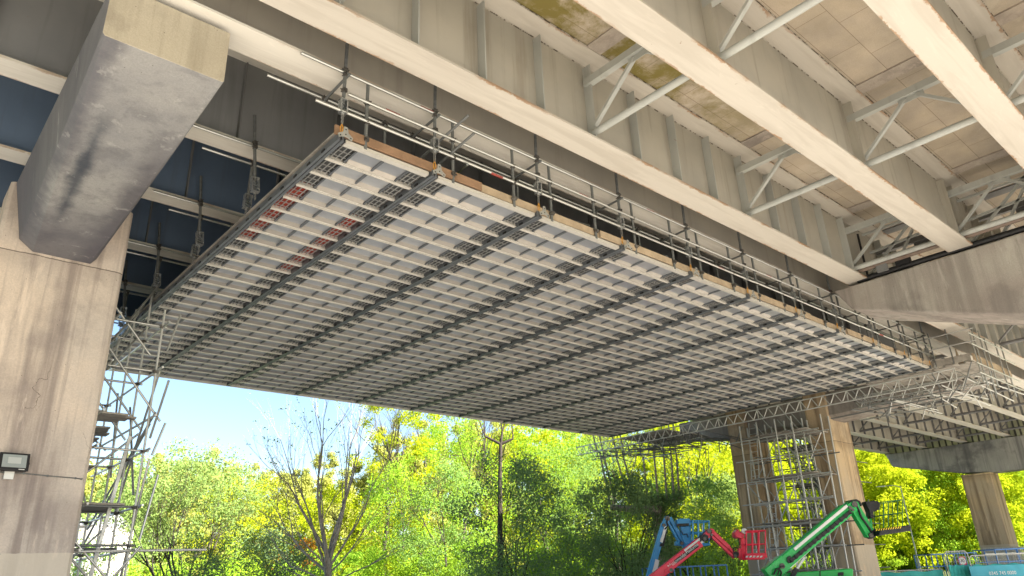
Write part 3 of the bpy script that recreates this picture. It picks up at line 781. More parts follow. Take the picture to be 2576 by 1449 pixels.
# left tower
lt = thing('scaffold_tower', 'slim scaffold tower standing behind the left pier', 'scaffold tower', (3.9, 18.6, 0))
XA, XB = 3.42, 4.42
YS = [16.75, 18.05, 19.35, 20.7]
for j, y in enumerate(YS):
    tube_part('standard', (XB, y, 0), (XB + .02, y, (7.6, 10.3, 8.4, 8.0)[j]), .0245, 'galv_pale', lt)
    tube_part('standard', (XA, y, 0), (XA, y, 8.6), .0245, 'galv_pale', lt)
    for z in (7.15, 6.1, 4.35, 3.2, 2.45, 1.2):
        if rnd.random() < .85:
            tube_part('transom', (XA - .9, y + .04, z + .05), (XB + .12, y + .04, z + .05), .0245, 'galv' if z > 4 else 'galv_dull', lt)
            coupler((XB, y, z + .03), lt)
for x in (XA, XB):
    for z in (7.2, 6.15, 5.1, 4.4, 3.25, 2.4):
        tube_part('ledger', (x + .04, 16.35, z), (x + .04, 21.2, z), .0245, 'galv_pale' if rnd.random() < .5 else 'galv', lt)
for y in (16.8, 18.1, 19.4):
    tube_part('brace_tube', (XA - .4, y - .06, 7.0), (XB + .25, y - .06, 5.05), .0245, 'galv', lt)
    tube_part('brace_tube', (XA - .5, y - .06, 3.1), (XB + .05, y - .06, 1.5), .0245, 'galv', lt)
for z0, z1, ya, yb in ((3.1, 5.2, 20.9, 16.6), (2.6, 5.0, 21.3, 16.9), (1.2, 4.2, 17.6, 16.55), (3.3, 6.2, 18.6, 16.7)):
    tube_part('brace_tube', (XB + .09, ya, z0), (XB + .09, yb, z1), .0245, 'galv', lt)
for zz0, zz1 in ((2.6, 3.9), (4.3, 5.0), (6.6, 7.5)):
    tube_part('brace_tube', (XB + .15, 16.62, zz0), (XB + .33, 16.62, zz1), .0245, 'galv', lt)
tube_part('transom', (2.6, 16.66, 2.38), (5.95, 16.66, 2.40), .0245, 'galv_pale', lt)
for k in range(16):
    y = rnd.uniform(16.7, 21); z = rnd.uniform(.8, 7)
    tube_part('brace_tube', (rnd.choice((XA, XB)) + .1, y, z), (rnd.choice((XA, XB)) + .1, min(21.3, y + rnd.uniform(-1.2, 1.5)), z + rnd.uniform(1.0, 2.2)), .0245, rnd.choice(('galv_pale', 'galv')), lt)
deck_boards(lt, 2.4, 4.15, 16.8, 17.7, 5.12, 4); deck_boards(lt, 2.4, 4.15, 18.4, 20.6, 5.12, 6)
deck_boards(lt, 2.4, 4.3, 16.8, 18.2, 3.28, 5); deck_boards(lt, 3.0, 3.9, 18.2, 20.6, 4.2, 3, along='y')
ladder(lt, (3.75, 17.3, .3), (4.25, 17.3, 4.75), .36, (.2, 1, 0)); ladder(lt, (3.6, 18.9, 3.3), (3.9, 18.9, 5.6), .36, (.2, 1, 0))
# tower between the legs of the far pier
ft = thing('scaffold_tower', 'tall dense scaffold tower between the two legs of the far pier', 'scaffold tower', (34, 18.3, 0))
XS = [31.9, 32.7, 33.5, 36.9, 37.8, 38.8]
YS = [15.3, 16.2, 17.1, 18.0, 19.0]
LZ = [1.25, 3.3, 5.3, 7.25]
for i, x in enumerate(XS):
    for j, y in enumerate(YS):
        if i == 0 and j == 0: continue
        if x > 34 and (y < 16.7 or y > 19.9): continue
        tube_part('standard', (x + rnd.uniform(-.1, .1), y + rnd.uniform(-.15, .15), 0), (x + rnd.uniform(-.1, .1), y + rnd.uniform(-.15, .15), 8.0), .034, 'galv_pale', ft)
for i, x in enumerate(XS):
    for z in LZ + [2.3, 4.3, 6.3, .5]:
        if x > 34 or rnd.random() < .8:
            a, b_ = (14.9, 19.4) if x < 34 else (16.7, 19.9)
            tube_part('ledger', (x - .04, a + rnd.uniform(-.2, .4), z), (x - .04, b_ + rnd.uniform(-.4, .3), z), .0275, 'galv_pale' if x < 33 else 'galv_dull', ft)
for j, y in enumerate(YS[1:-1]):
    for z in LZ + [2.3, 4.3, 6.3]:
        tube_part('transom', (31.4, y + .05, z + .06), (39.2, y + .05, z + .06), .0245, 'galv_dull', ft)
for i, x in enumerate(XS):
    for k, z in enumerate(LZ[:-1] + [6.3]):
        ys = [(15.3, 16.6), (16.4, 17.8), (17.6, 19.1)] if x < 34 else [(16.8, 18.2), (18.3, 19.8), (17.2, 19.2)]
        for a, b_ in ys:
            if rnd.random() < .6:
                if rnd.random() < .5: a, b_ = b_, a
                tube_part('brace_tube', (x + .09, a, z), (x + .09, b_, z + 2.0), .0245, 'galv', ft)
for k in range(70):
    x = rnd.uniform(36.6, 39); y = rnd.uniform(16.8, 19.6); z = rnd.uniform(.4, 6.6); a = rnd.uniform(-.8, .8)
    tube_part('brace_tube', (x, y, z), (x + rnd.uniform(-.6, .6), y + a, z + rnd.uniform(.8, 2.2)), .0245, 'galv_dull', ft)
for k in range(16):
    y = rnd.uniform(16.8, 19.6); x = rnd.uniform(36.8, 38.8)
    tube_part('standard', (x, y, 0), (x, y, rnd.uniform(5, 8)), .0275, 'galv_pale', ft)
for z in LZ:
    deck_boards(ft, 31.8, 34.1, 15.6, 18.9, z + .1, 9, along='x') if z != 1.25 else deck_boards(ft, 31.8, 32.6, 15.4, 19, z + .1, 3, along='y')
    deck_boards(ft, 36.6, 38.9, 17.0, 19.6, z + .1, 4, along='x')
    for k in range(3):
        y = rnd.uniform(16.8, 19.5); MB().box((37.0, y, z + .15), (38.9, y + .24, z + .19)).build('board', MT['timber_grey'], ft)
ladder(ft, (32.0, 18.6, 5.3), (32.6, 18.6, 8.2), .4, (0, 1, 0)); ladder(ft, (32.0, 18.3, 1.4), (32.6, 18.3, 4.4), .4, (0, 1, 0))
for x in XS[:2]:
    for y in YS:
        for z in LZ: coupler((x, y, z), ft)

# lattice beams and the birdcage below the right end of the platform
def lattice(p, q, depth, label, m='galv', pitch=.5, group='aluminium lattice beams'):
    p = V(p); q = V(q); t = thing('lattice_beam', label, 'lattice beam', p, group)
    L = (q - p).length; n = int(L / pitch); dz = V((0, 0, -depth))
    tube_part('chord', p, q, .026, m, t); tube_part('chord', p + dz, q + dz, .026, m, t)
    b = MB()
    for k in range(n):
        a = p.lerp(q, k / n); c_ = p.lerp(q, (k + 1) / n); mid = p.lerp(q, (k + .5) / n)
        b.tube(a, mid + dz, .02, n=6); b.tube(mid + dz, c_, .02, n=6)
        if k % 4 == 0: b.tube(a, a + dz, .02, n=6)
    b.build('lacing', MT[m], t)
    return t
lattice((28.95, 8.2, 7.98), (28.95, 27.2, 7.98), .42, 'long lattice beam just below the right end of the platform', 'galv_pale')
lattice((30.3, 7.7, 7.9), (30.3, 12.6, 7.9), .42, 'short lattice beam under the right corner of the scaffold deck', 'galv')
lattice((30.6, 20.4, 7.9), (30.6, 27.6, 7.9), .42, 'short lattice beam left of the far pier beyond the platform end', 'galv_dull')
bc = thing('birdcage_scaffold', 'tangled tube scaffold deck under the far pier crosshead', 'scaffold', (31, 16, 7.3))
for k in range(34):
    y = 7.4 + k * .36 if k < 15 else 19.6 + (k - 15) * .4
    L = rnd.uniform(3.4, 5.4); x = rnd.uniform(28.9, 30.0)
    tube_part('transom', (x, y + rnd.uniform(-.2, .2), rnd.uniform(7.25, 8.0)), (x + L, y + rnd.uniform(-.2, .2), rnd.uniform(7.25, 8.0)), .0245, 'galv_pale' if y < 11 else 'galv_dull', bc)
for k in range(16):
    x = rnd.uniform(29.2, 33.4); L = rnd.uniform(2.5, 4.5); y = rnd.uniform(7.6, 9.2) if k % 2 else rnd.uniform(19.8, 23)
    z = rnd.uniform(7.2, 8.05)
    tube_part('ledger', (x, y, z), (x + rnd.uniform(-.2, .2), min(27.5, y + L), z + rnd.uniform(-.06, .06)), .0245, 'galv' if rnd.random() < .5 else 'galv_dull', bc)
for k in range(64):
    x = rnd.uniform(29.0, 33.2); y = rnd.uniform(7.6, 12.6) if k % 2 else rnd.uniform(19.8, 26.8); z = rnd.uniform(7.0, 7.5)
    tube_part('brace_tube', (x, y, z), (x + rnd.uniform(-.6, .6), y + rnd.uniform(-.7, .7), z + rnd.uniform(.3, .9)), .0225, 'galv' if rnd.random() < .5 else 'galv_dull', bc)
for k in range(34): coupler((rnd.uniform(28.9, 33), rnd.uniform(7.5, 12.5), rnd.uniform(7.3, 8.0)), bc)
deck_boards(bc, 28.85, 33.3, 7.55, 8.9, 8.06, 6); deck_boards(bc, 28.85, 30.6, 9.0, 11.4, 8.06, 10); deck_boards(bc, 29.2, 33.0, 21.4, 24.4, 8.0, 10)
for (a, b_) in (((28.8, 7.55), (28.8, 8.85)), ((28.9, 7.5), (33.2, 7.5))):
    MB().bar((a[0], a[1], 8.24), (b_[0], b_[1], 8.24), .04, .24).build('toe_board', MT['timber' if a[1] < 7.52 else 'timber_grey'], bc)
for x in (29.0, 29.35, 30.1, 30.6, 31.9, 32.6):
    tube_part('standard', (x, 7.42, 7.0 + rnd.uniform(0, .5)), (x, 7.42, 9.3 + rnd.uniform(-.2, .2)), .0265, 'galv', bc)
for z in (9.05, 8.65, 7.95, 7.6):
    tube_part('rail_tube', (28.6, 7.36, z), (33.6, 7.36, z), .0245, 'galv', bc)
for y in (8.1, 8.7):
    tube_part('standard', (28.75, y, 8.1), (28.75, y, 9.4), .0245, 'galv_dull', bc)
for z in (9.2, 8.75): tube_part('rail_tube', (28.7, 7.2, z), (28.7, 9.6, z), .0245, 'galv', bc)
for x, y in ((29.6, 8.2), (31, 7.9)):
    MB().slab([(x, y, 8.1), (x + .6, y, 8.1), (x + .55, y, 8.7), (x + .3, y, 8.5), (x + .1, y, 8.85)], (0, .04, 0)).build('sheet_offcut', MT['timber'], bc)

# ================================================================== BOOM LIFTS
TH = FW
def poly_px(pts, D, w, mi=0, mb=None):
    mb = mb or MB(); mb.slab([pv(x, y, D) for x, y in pts], TH * w, mi); return mb
def seg_px(a, b, D, h, w, mi=0, mb=None):
    mb = mb or MB(); p = pv(a[0], a[1], D); q = pv(b[0], b[1], D)
    d_ = (q - p).normalized(); u = d_.cross(TH).normalized()
    mb.bar(p, q, w, h, mi, up=u); return mb
def text_on(txt, a, b, D, off, mat, parent, name='lettering', frac=1.0, thick=.004):
    """text running from pixel a to pixel b on the upright plane D-off"""
    p = pv(a[0], a[1], D - off); q = pv(b[0], b[1], D - off)
    cu = bpy.data.curves.new(name, 'FONT'); cu.body = txt; cu.size = 1; cu.extrude = 0; cu.align_y = 'CENTER'
    ob = bpy.data.objects.new(name, cu); COL.objects.link(ob)
    bpy.context.view_layer.update()
    w = ob.dimensions.x; s_ = (q - p).length / w
    me = bpy.data.meshes.new_from_object(ob)
    bpy.data.objects.remove(ob); bpy.data.curves.remove(cu)
    ob = bpy.data.objects.new(name, me); link(ob, parent)
    me.materials.clear(); me.materials.append(mat)
    xd = (q - p).normalized(); zd = -TH; yd = zd.cross(xd).normalized(); zd = xd.cross(yd)
    mtx = Matrix((xd, yd, zd)).transposed().to_4x4()
    ob.matrix_basis = Matrix.Translation(p - parent.location) @ mtx @ Matrix.Diagonal((s_, s_ * frac, 1, 1))
    return ob
def bld(mb, name, mats, t, bev=0):
    return mb.build(name, mats, t, bev)
def wheel(t, c, r=.5, w=.38):
    b = MB(); b.tube(V(c) - TH * w/2, V(c) + TH * w/2, r, n=20); o = b.build('wheel', MT['rubber'], t)
    b = MB(); b.tube(V(c) - TH * (w/2 + .02), V(c) + TH * (w/2 + .02), r * .55, n=16); b.build('wheel_rim', MT['white'], t)
def chassis(t, xpx, D, m, L=3.4, top=1.35):
    """undercarriage and turntable standing on the ground below the boom"""
    c = pv(xpx, 1440, D); c.z = 0
    b = MB(); b.bar(c + V((0, 0, .62)) - SD * L/2, c + V((0, 0, .62)) + SD * L/2, 1.7, .35); b.build('chassis', MT['black'], t, .02)
    b = MB(); b.bar(c + V((0, 0, .98)) - SD * L*.4, c + V((0, 0, .98)) + SD * L*.42, 1.9, .34); b.build('turntable', MT[m], t, .04)
    for s_ in (-1, 1):
        for w_ in (-1, 1): wheel(t, c + SD * (s_ * L * .38) + TH * (w_ * .95) + V((0, 0, .5)))
def basket(t, x0, x1, yt, yb, ytl, D, m, posts=4, depth=.8, slope=0.0, mid=True, toe=True, rr=.022):
    """open wire basket: pixel columns x0..x1, rows yt (top rail) .. yb (floor); slope = rise of the right side in pixels"""
    b = MB()
    for s_ in (-1, 1):
        off = TH * (depth / 2 * s_)
        L = [pv(x0, yt, D) + off, pv(x1, yt - slope, D) + off]
        B_ = [pv(x0, yb, D) + off, pv(x1, yb - slope, D) + off]
        b.tube(L[0], L[1], rr)
        if mid: b.tube(L[0].lerp(B_[0], .5), L[1].lerp(B_[1], .5), rr * .85)
        for k in range(posts):
            f = k / (posts - 1); b.tube(L[0].lerp(L[1], f), B_[0].lerp(B_[1], f), rr)
    for f, y in ((0, yt), (1, yt), (0, (yt + yb)/2), (1, (yt + yb)/2)):
        x = x0 + (x1 - x0) * f; y = y - slope * f
        b.tube(pv(x, y, D) - TH * depth/2, pv(x, y, D) + TH * depth/2, rr)
    b.build('basket_rails', MT[m], t)
# ---- green lift
gD = 26
g = thing('boom_lift', 'green boom lift with a folded jib and black basket before the far pier', 'boom lift', (pv(2030, 1440, gD).x, pv(2030, 1440, gD).y, 0))
chassis(g, 2040, gD, 'green', 3.3)
b = MB(); poly_px([(1932, 1452), (1932, 1444), (2060, 1436), (2133, 1430), (2136, 1434), (2136, 1460), (1935, 1475)], gD + .5, .7, 0, b); bld(b, 'engine_cover', MT['green'], g, .03)
b = MB(); seg_px((1952, 1431), (2127, 1283), gD, .44, .36, 0, b); bld(b, 'main_boom', MT['green'], g, .03)
b = MB(); seg_px((1930, 1449), (1972, 1414), gD, .5, .44, 0, b); bld(b, 'boom_foot', MT['green'], g, .03)
b = MB(); seg_px((1998, 1382), (2131, 1272), gD - .2, .09, .04, 0, b); bld(b, 'side_stripe', MT['white'], g)
b = MB(); seg_px((1986, 1413), (2138, 1288), gD - .2, .1, .1, 0, b)
for k in range(14):
    f = k / 13; a = (1989 + (2136 - 1989) * f, 1411 + (1290 - 1411) * f); seg_px(a, (a[0] + 4, a[1] - 3), gD - .22, .125, .11, 0, b)
poly_px([(1980, 1402), (1986, 1398), (1990, 1404), (1990, 1413), (1984, 1417), (1979, 1411)], gD - .2, .1, 0, b)
bld(b, 'cable_track', MT['black'], g)
b = MB(); seg_px((1975, 1437), (2120, 1305), gD - .05, .09, .1, 0, b); bld(b, 'guide_rail', MT['white'], g)
b = MB(); seg_px((1992, 1449), (2024, 1402), gD, .07, .07, 0, b); bld(b, 'lift_ram', MT['galv_pale'], g)
b = MB(); seg_px((1988, 1460), (2004, 1430), gD, .13, .13, 0, b); bld(b, 'ram_cylinder', MT['black'], g)
b = MB(); poly_px([(2122, 1288), (2126, 1268), (2134, 1259), (2144, 1257), (2152, 1261), (2157, 1272), (2154, 1283), (2146, 1290), (2136, 1290)], gD, .4, 0, b)
poly_px([(2126, 1270), (2133, 1259.5), (2148, 1257), (2157, 1262), (2163, 1272), (2160, 1275), (2152, 1264), (2140, 1261)], gD, .46, 1, b); bld(b, 'boom_head', [MT['green'], MT['black']], g, .015)
for o_, nm in ((0, 'jib_arm'), (1, 'jib_link')):
    b = MB()
    if o_ == 0: seg_px((2147, 1288), (2184, 1350), gD, .17, .3, 0, b)
    else: seg_px((2156, 1276), (2193, 1338), gD, .13, .26, 0, b)
    bld(b, nm, MT['green'], g, .02)
b = MB().path([pv(2150, 1262, gD - .18), pv(2160, 1282, gD - .2), pv(2166, 1300, gD - .22), pv(2178, 1316, gD - .2), pv(2188, 1330, gD - .18), pv(2193, 1340, gD - .15)], .035); bld(b, 'hydraulic_hose', MT['black'], g)
b = MB(); poly_px([(2180, 1352), (2186, 1338), (2196, 1330), (2202, 1336), (2200, 1350), (2190, 1356)], gD, .3, 0, b); bld(b, 'rotator', MT['black'], g, .02)
b = MB(); poly_px([(2192, 1350), (2196, 1333), (2230, 1328), (2268, 1323), (2273, 1328), (2272, 1338), (2230, 1344)], gD, 1.1, 0, b); bld(b, 'basket_floor', MT['black'], g, .03)
b = MB()
for k in range(11):
    x = 2203 + k * 6; y = 1333 - (x - 2203) * .105
    poly_px([(x, y + 2.6), (x + 2.6, y - 2.6), (x + 5, y - 2.9), (x + 2.4, y + 2.3)], gD - .56, .012, 0, b)
bld(b, 'hazard_stripes', MT['yellow'], g)
basket(g, 2205, 2252, 1266, 1330, 0, gD, 'green_dark', 5, 1.0, 5, True, True, .014)
b = MB(); poly_px([(2171, 1262), (2178, 1263), (2192, 1260), (2205, 1262), (2210, 1270), (2207, 1282), (2198, 1288), (2192, 1287), (2194, 1302), (2192, 1306), (2184, 1303), (2182, 1288), (2177, 1276)], gD, .35, 0, b); bld(b, 'covered_controls', MT['black'], g, .03)
b = MB(); seg_px((2189, 1303), (2194, 1334), gD, .05, .06, 0, b); bld(b, 'control_post', MT['green'], g)
b = MB()
for (x, y, r0) in ((2132, 1279, .06), (2143, 1270, .1), (2138, 1284, .05), (2184, 1347, .07), (1962, 1424, .09)):
    c_ = pv(x, y, gD); bld(MB().tube(c_ - TH * .25, c_ + TH * .25, r0, n=14), 'pivot_pin', MT['coupler'], g)
b = MB().path([pv(1946, 1446, gD - .3), pv(1952, 1432, gD - .34), pv(1960, 1430, gD - .34), pv(1966, 1440, gD - .32), pv(1962, 1452, gD - .3)], .03).path([pv(1956, 1448, gD - .3), pv(1962, 1426, gD - .36), pv(1972, 1424, gD - .34)], .025); bld(b, 'boom_foot_hoses', MT['black'], g)
b = MB(); poly_px([(2062, 1436.5), (2064, 1436.2), (2064, 1455), (2062, 1455)], gD + .14, .02, 0, b); poly_px([(2108, 1440), (2122, 1439), (2122, 1448), (2108, 1449)], gD + .14, .02, 0, b); bld(b, 'cover_seams', MT['black'], g)
# ---- red lift
rD = 29
r_ = thing('boom_lift', 'red boom lift with white lettering on its lower boom', 'boom lift', (pv(1690, 1440, rD).x, pv(1690, 1440, rD).y, 0))
chassis(r_, 1640, rD, 'red')
b = MB(); seg_px((1640, 1458), (1760, 1364), rD, .34, .32, 0, b); bld(b, 'main_boom', MT['red'], r_, .02)
b = MB(); poly_px([(1672, 1434), (1690, 1420), (1694, 1428), (1694, 1436), (1690, 1441), (1686, 1440), (1680, 1436), (1672, 1443)], rD - .16, .1, 0, b); bld(b, 'boom_bracket', MT['red'], r_, .01)
b = MB(); seg_px((1752, 1367), (1768, 1355.5), rD - .02, .2, .26, 0, b); seg_px((1722, 1385), (1766, 1351), rD - .165, .07, .02, 0, b); bld(b, 'inner_boom', MT['white'], r_)
b = MB(); seg_px((1698, 1414), (1756, 1370.5), rD - .17, .13, .03, 0, b); bld(b, 'cable_slot', MT['black'], r_, .03)
b = MB(); poly_px([(1757, 1353), (1762, 1346), (1771, 1344), (1779, 1348), (1780, 1356), (1776, 1362), (1768, 1364), (1764, 1360), (1759, 1364)], rD, .36, 0, b); bld(b, 'boom_end', MT['black'], r_, .01)
b = MB(); poly_px([(1770, 1345), (1777, 1332), (1786, 1329.5), (1793, 1332), (1796, 1338), (1790, 1340), (1784, 1338), (1783, 1352), (1779, 1357), (1776, 1347)], rD, .34, 0, b); bld(b, 'knuckle', MT['red'], r_, .01)
b = MB(); seg_px((1791, 1338), (1833, 1378), rD, .15, .24, 0, b); seg_px((1833, 1378), (1846, 1391), rD, .11, .2, 0, b); bld(b, 'jib_arm', MT['red'], r_, .01)
b = MB(); seg_px((1786, 1346), (1847, 1403), rD, .1, .2, 0, b); bld(b, 'jib_link', MT['red'], r_, .01)
b = MB(); seg_px((1792, 1346), (1838, 1388), rD, .05, .05, 0, b); bld(b, 'jib_ram', MT['galv_dull'], r_)
b = MB(); poly_px([(1843, 1398), (1842, 1390), (1849, 1387), (1857, 1390), (1857, 1398), (1848, 1403)], rD, .26, 0, b); bld(b, 'rotator', MT['black'], r_, .01)
b = MB().path([pv(1846, 1390, rD - .1), pv(1844, 1380, rD - .14), pv(1850, 1377, rD - .14), pv(1858, 1380, rD - .1)], .022).path([pv(1858, 1353, rD - .1), pv(1859, 1362, rD - .12), pv(1861, 1372, rD - .1)], .02); bld(b, 'hydraulic_hose', MT['black'], r_)
b = MB(); seg_px((1868, 1408), (1866, 1354), rD, .15, .3, 0, b); poly_px([(1855, 1404), (1856, 1379), (1864, 1379), (1866, 1404)], rD, .25, 0, b); bld(b, 'basket_mast', MT['red'], r_, .01)
b = MB(); poly_px([(1845, 1345), (1846, 1339), (1853, 1332), (1857, 1341), (1868, 1343), (1867, 1353), (1858, 1355), (1847, 1352)], rD, .5, 0, b); bld(b, 'control_box', MT['red'], r_, .01)
b = MB().path([pv(1843, 1333, rD), pv(1846, 1329, rD), pv(1856, 1333, rD), pv(1866, 1337, rD)], .014); bld(b, 'control_guard', MT['redpaint'], r_)
b = MB(); c_ = pv(1872, 1336, rD - .3); b.tube(c_ - TH * .05, c_ + TH * .05, .1, n=14); bld(b, 'work_lamp', MT['white'], r_)
basket(r_, 1869, 1916, 1338, 1404, 0, rD, 'red', 4, .9, 1.5, True, True, .026)
b = MB(); poly_px([(1869, 1393), (1918, 1392), (1920, 1403), (1914, 1404), (1914, 1408), (1868, 1409)], rD, 1.0, 0, b); bld(b, 'basket_floor', MT['red'], r_, .01)
b = MB()
for k in range(5):
    x = 1875 + k * 9; poly_px([(x, 1402.5), (x + 3, 1398), (x + 8, 1398), (x + 5, 1402.5)], rD - .51, .012, 0, b)
bld(b, 'hazard_stripes', MT['white'], r_)
text_on('Nationwide', (1681, 1427), (1724, 1393.5), rD, .192, MT['white'], r_)
text_on('Platforms', (1726, 1391.5), (1755, 1369), rD, .192, MT['white'], r_)
b = MB()
for (x, y, r0) in ((1781, 1337, .08), (1787, 1346, .05), (1686, 1434, .07), (1847, 1399, .06), (1770, 1356, .07)):
    c_ = pv(x, y, rD); bld(MB().tube(c_ - TH * .22, c_ + TH * .22, r0, n=14), 'pivot_pin', MT['coupler'], r_)
b = MB().path([pv(1773, 1352, rD - .2), pv(1784, 1360, rD - .22), pv(1790, 1356, rD - .22), pv(1790, 1347, rD - .2)], .02).path([pv(1764, 1347, rD - .2), pv(1774, 1336, rD - .2), pv(1784, 1331, rD - .2), pv(1792, 1336, rD - .18)], .018); bld(b, 'knuckle_hoses', MT['black'], r_)
# ---- blue lift
bD = 31
bl = thing('boom_lift', 'blue boom lift with raised knuckle in front of the ivy-clad tree', 'boom lift', (pv(1645, 1440, bD).x, pv(1645, 1440, bD).y, 0))
chassis(bl, 1650, bD, 'blue')
b = MB(); seg_px((1630, 1462), (1671, 1318), bD, .24, .3, 0, b); bld(b, 'main_boom', MT['blue'], bl, .02)
b = MB(); poly_px([(1664, 1330), (1665, 1317), (1673, 1299), (1680, 1298), (1684, 1303), (1681, 1316), (1675, 1330)], bD, .36, 0, b); bld(b, 'boom_head', MT['blue'], bl, .02)
b = MB(); seg_px((1663, 1364), (1675, 1324), bD - .16, .11, .08, 0, b); bld(b, 'inner_boom', MT['white'], bl)
b = MB(); seg_px((1646, 1440), (1654, 1408), bD - .16, .16, .03, 0, b); bld(b, 'decal_panel', MT['white'], bl)
b = MB(); seg_px((1668, 1366), (1676, 1335), bD + .02, .09, .12, 0, b)
for k in range(8): seg_px((1660 + .2 * k, 1374 - k), (1670 + .2 * k, 1374 - k), bD - .2, .012, .1, 0, b)
bld(b, 'cable_track', MT['black'], bl)
b = MB(); seg_px((1684, 1302), (1718, 1364), bD, .15, .24, 0, b); bld(b, 'jib_arm', MT['blue'], bl, .015)
b = MB(); seg_px((1679, 1312), (1708, 1364), bD, .09, .2, 0, b); bld(b, 'jib_link', MT['blue'], bl, .015)
b = MB(); seg_px((1684, 1316), (1710, 1360), bD, .05, .05, 0, b); bld(b, 'jib_ram', MT['black'], bl)
b = MB(); poly_px([(1697, 1372), (1698, 1362), (1712, 1364), (1722, 1370), (1720, 1374)], bD, .3, 0, b); bld(b, 'rotator', MT['blue'], bl, .01)
b = MB(); poly_px([(1710, 1325), (1735, 1324), (1737, 1376), (1722, 1377), (1712, 1350)], bD, .45, 0, b); bld(b, 'basket_mast', MT['blue'], bl, .02)
b = MB(); poly_px([(1699, 1324), (1700, 1309), (1706, 1306), (1728, 1305), (1734, 1309), (1735, 1323)], bD, .6, 0, b); bld(b, 'control_box', MT['blue'], bl, .03)
b = MB(); poly_px([(1702, 1325), (1702, 1317.5), (1733, 1316.5), (1733, 1323)], bD - .31, .03, 0, b); bld(b, 'control_tray', MT['black'], bl)
basket(bl, 1736, 1777, 1312, 1370, 0, bD, 'blue', 4, .9, -1, True, True, .026)
b = MB(); poly_px([(1722, 1370), (1778, 1367), (1780, 1373), (1740, 1378), (1722, 1377)], bD, 1.0, 0, b); bld(b, 'basket_floor', MT['blue'], bl, .01)
b = MB(); seg_px((1767, 1320), (1768, 1345), bD - .2, .05, .05, 0, b); bld(b, 'beacon_post', MT['white'], bl)
b = MB()
for (x, y, r0) in ((1677, 1305, .1), (1668, 1322, .07), (1713, 1367, .07)):
    c_ = pv(x, y, bD); bld(MB().tube(c_ - TH * .22, c_ + TH * .22, r0, n=14), 'pivot_pin', MT['coupler'], bl)
b = MB().path([pv(1681, 1303, bD - .2), pv(1677, 1314, bD - .22), pv(1681, 1322, bD - .2), pv(1672, 1332, bD - .2)], .03).path([pv(1714, 1335, bD - .3), pv(1718, 1345, bD - .32), pv(1728, 1343, bD - .3), pv(1731, 1352, bD - .3)], .02); bld(b, 'hydraulic_hose', MT['black'], bl)
# ---- scissor lift platforms with blue rails
def rail_platform(label, pts, D, h, dep, top_tilt=0):
    """blue railed scissor lift standing on the ground; pts = pixel ends of its top rail"""
    p = pv(pts[0][0], pts[0][1], D); q = pv(pts[1][0], pts[1][1], D); q.z = p.z
    t = thing('scissor_lift', label, 'scissor lift', ((p.x + q.x)/2, (p.y + q.y)/2, 0), 'blue scissor lifts')
    dn = V((0, 0, -h)); L = (q - p).length; n = max(4, int(L / .55))
    for s_ in (-.5, .5):
        b = MB(); off = TH * (dep * s_)
        b.bar(p + off, q + off, .05, .05); b.bar(p + off + dn * .5, q + off + dn * .5, .04, .04)
        for k in range(n + 1): c_ = p.lerp(q, k / n) + off; b.bar(c_, c_ + dn, .045, .045)
        b.build('guard_rails', MT['rail_blue'], t)
    b = MB()
    for e in (p, q):
        b.bar(e - TH * dep/2, e + TH * dep/2, .05, .05)
    b.build('end_rail', MT['rail_blue'], t)
    b = MB(); b.bar(p + dn + V((0, 0, -.08)), q + dn + V((0, 0, -.08)), dep + .1, .16); b.build('deck', MT['rail_blue'], t)
    zt = p.z - h - .2
    b = MB(); c_ = (p + q)/2
    for k in range(3):
        za = .7 + (zt - .7) * k / 3; zb = .7 + (zt - .7) * (k + 1) / 3
        for s_ in (-1, 1):
            b.bar(V((c_.x, c_.y, za)) - SD * (L * .4 * s_), V((c_.x, c_.y, zb)) + SD * (L * .4 * s_), .1, .08)
    b.build('scissor_arms', MT['black'], t)
    b = MB(); b.bar(V((p.x, p.y, .5)), V((q.x, q.y, .5)), dep, .36); b.build('base', MT['rail_blue'], t)
    for e in (.12, .88):
        for s_ in (-1, 1): wheel(t, V((p.x, p.y, .3)).lerp(V((q.x, q.y, .3)), e) + TH * (dep/2 * s_), .3, .2)
    return t
rail_platform('blue railed scissor lift behind the red lift boom', ((1622, 1430), (1818, 1436)), 36, 1.1, 1.6)
rail_platform('blue railed scissor lift in front of the round speed sign', ((2320, 1396), (2430, 1388)), 38, 1.1, 1.6)
rail_platform('blue railed scissor lift at the right edge behind the teal banner', ((2474, 1384), (2610, 1372)), 39, 1.15, 1.8)

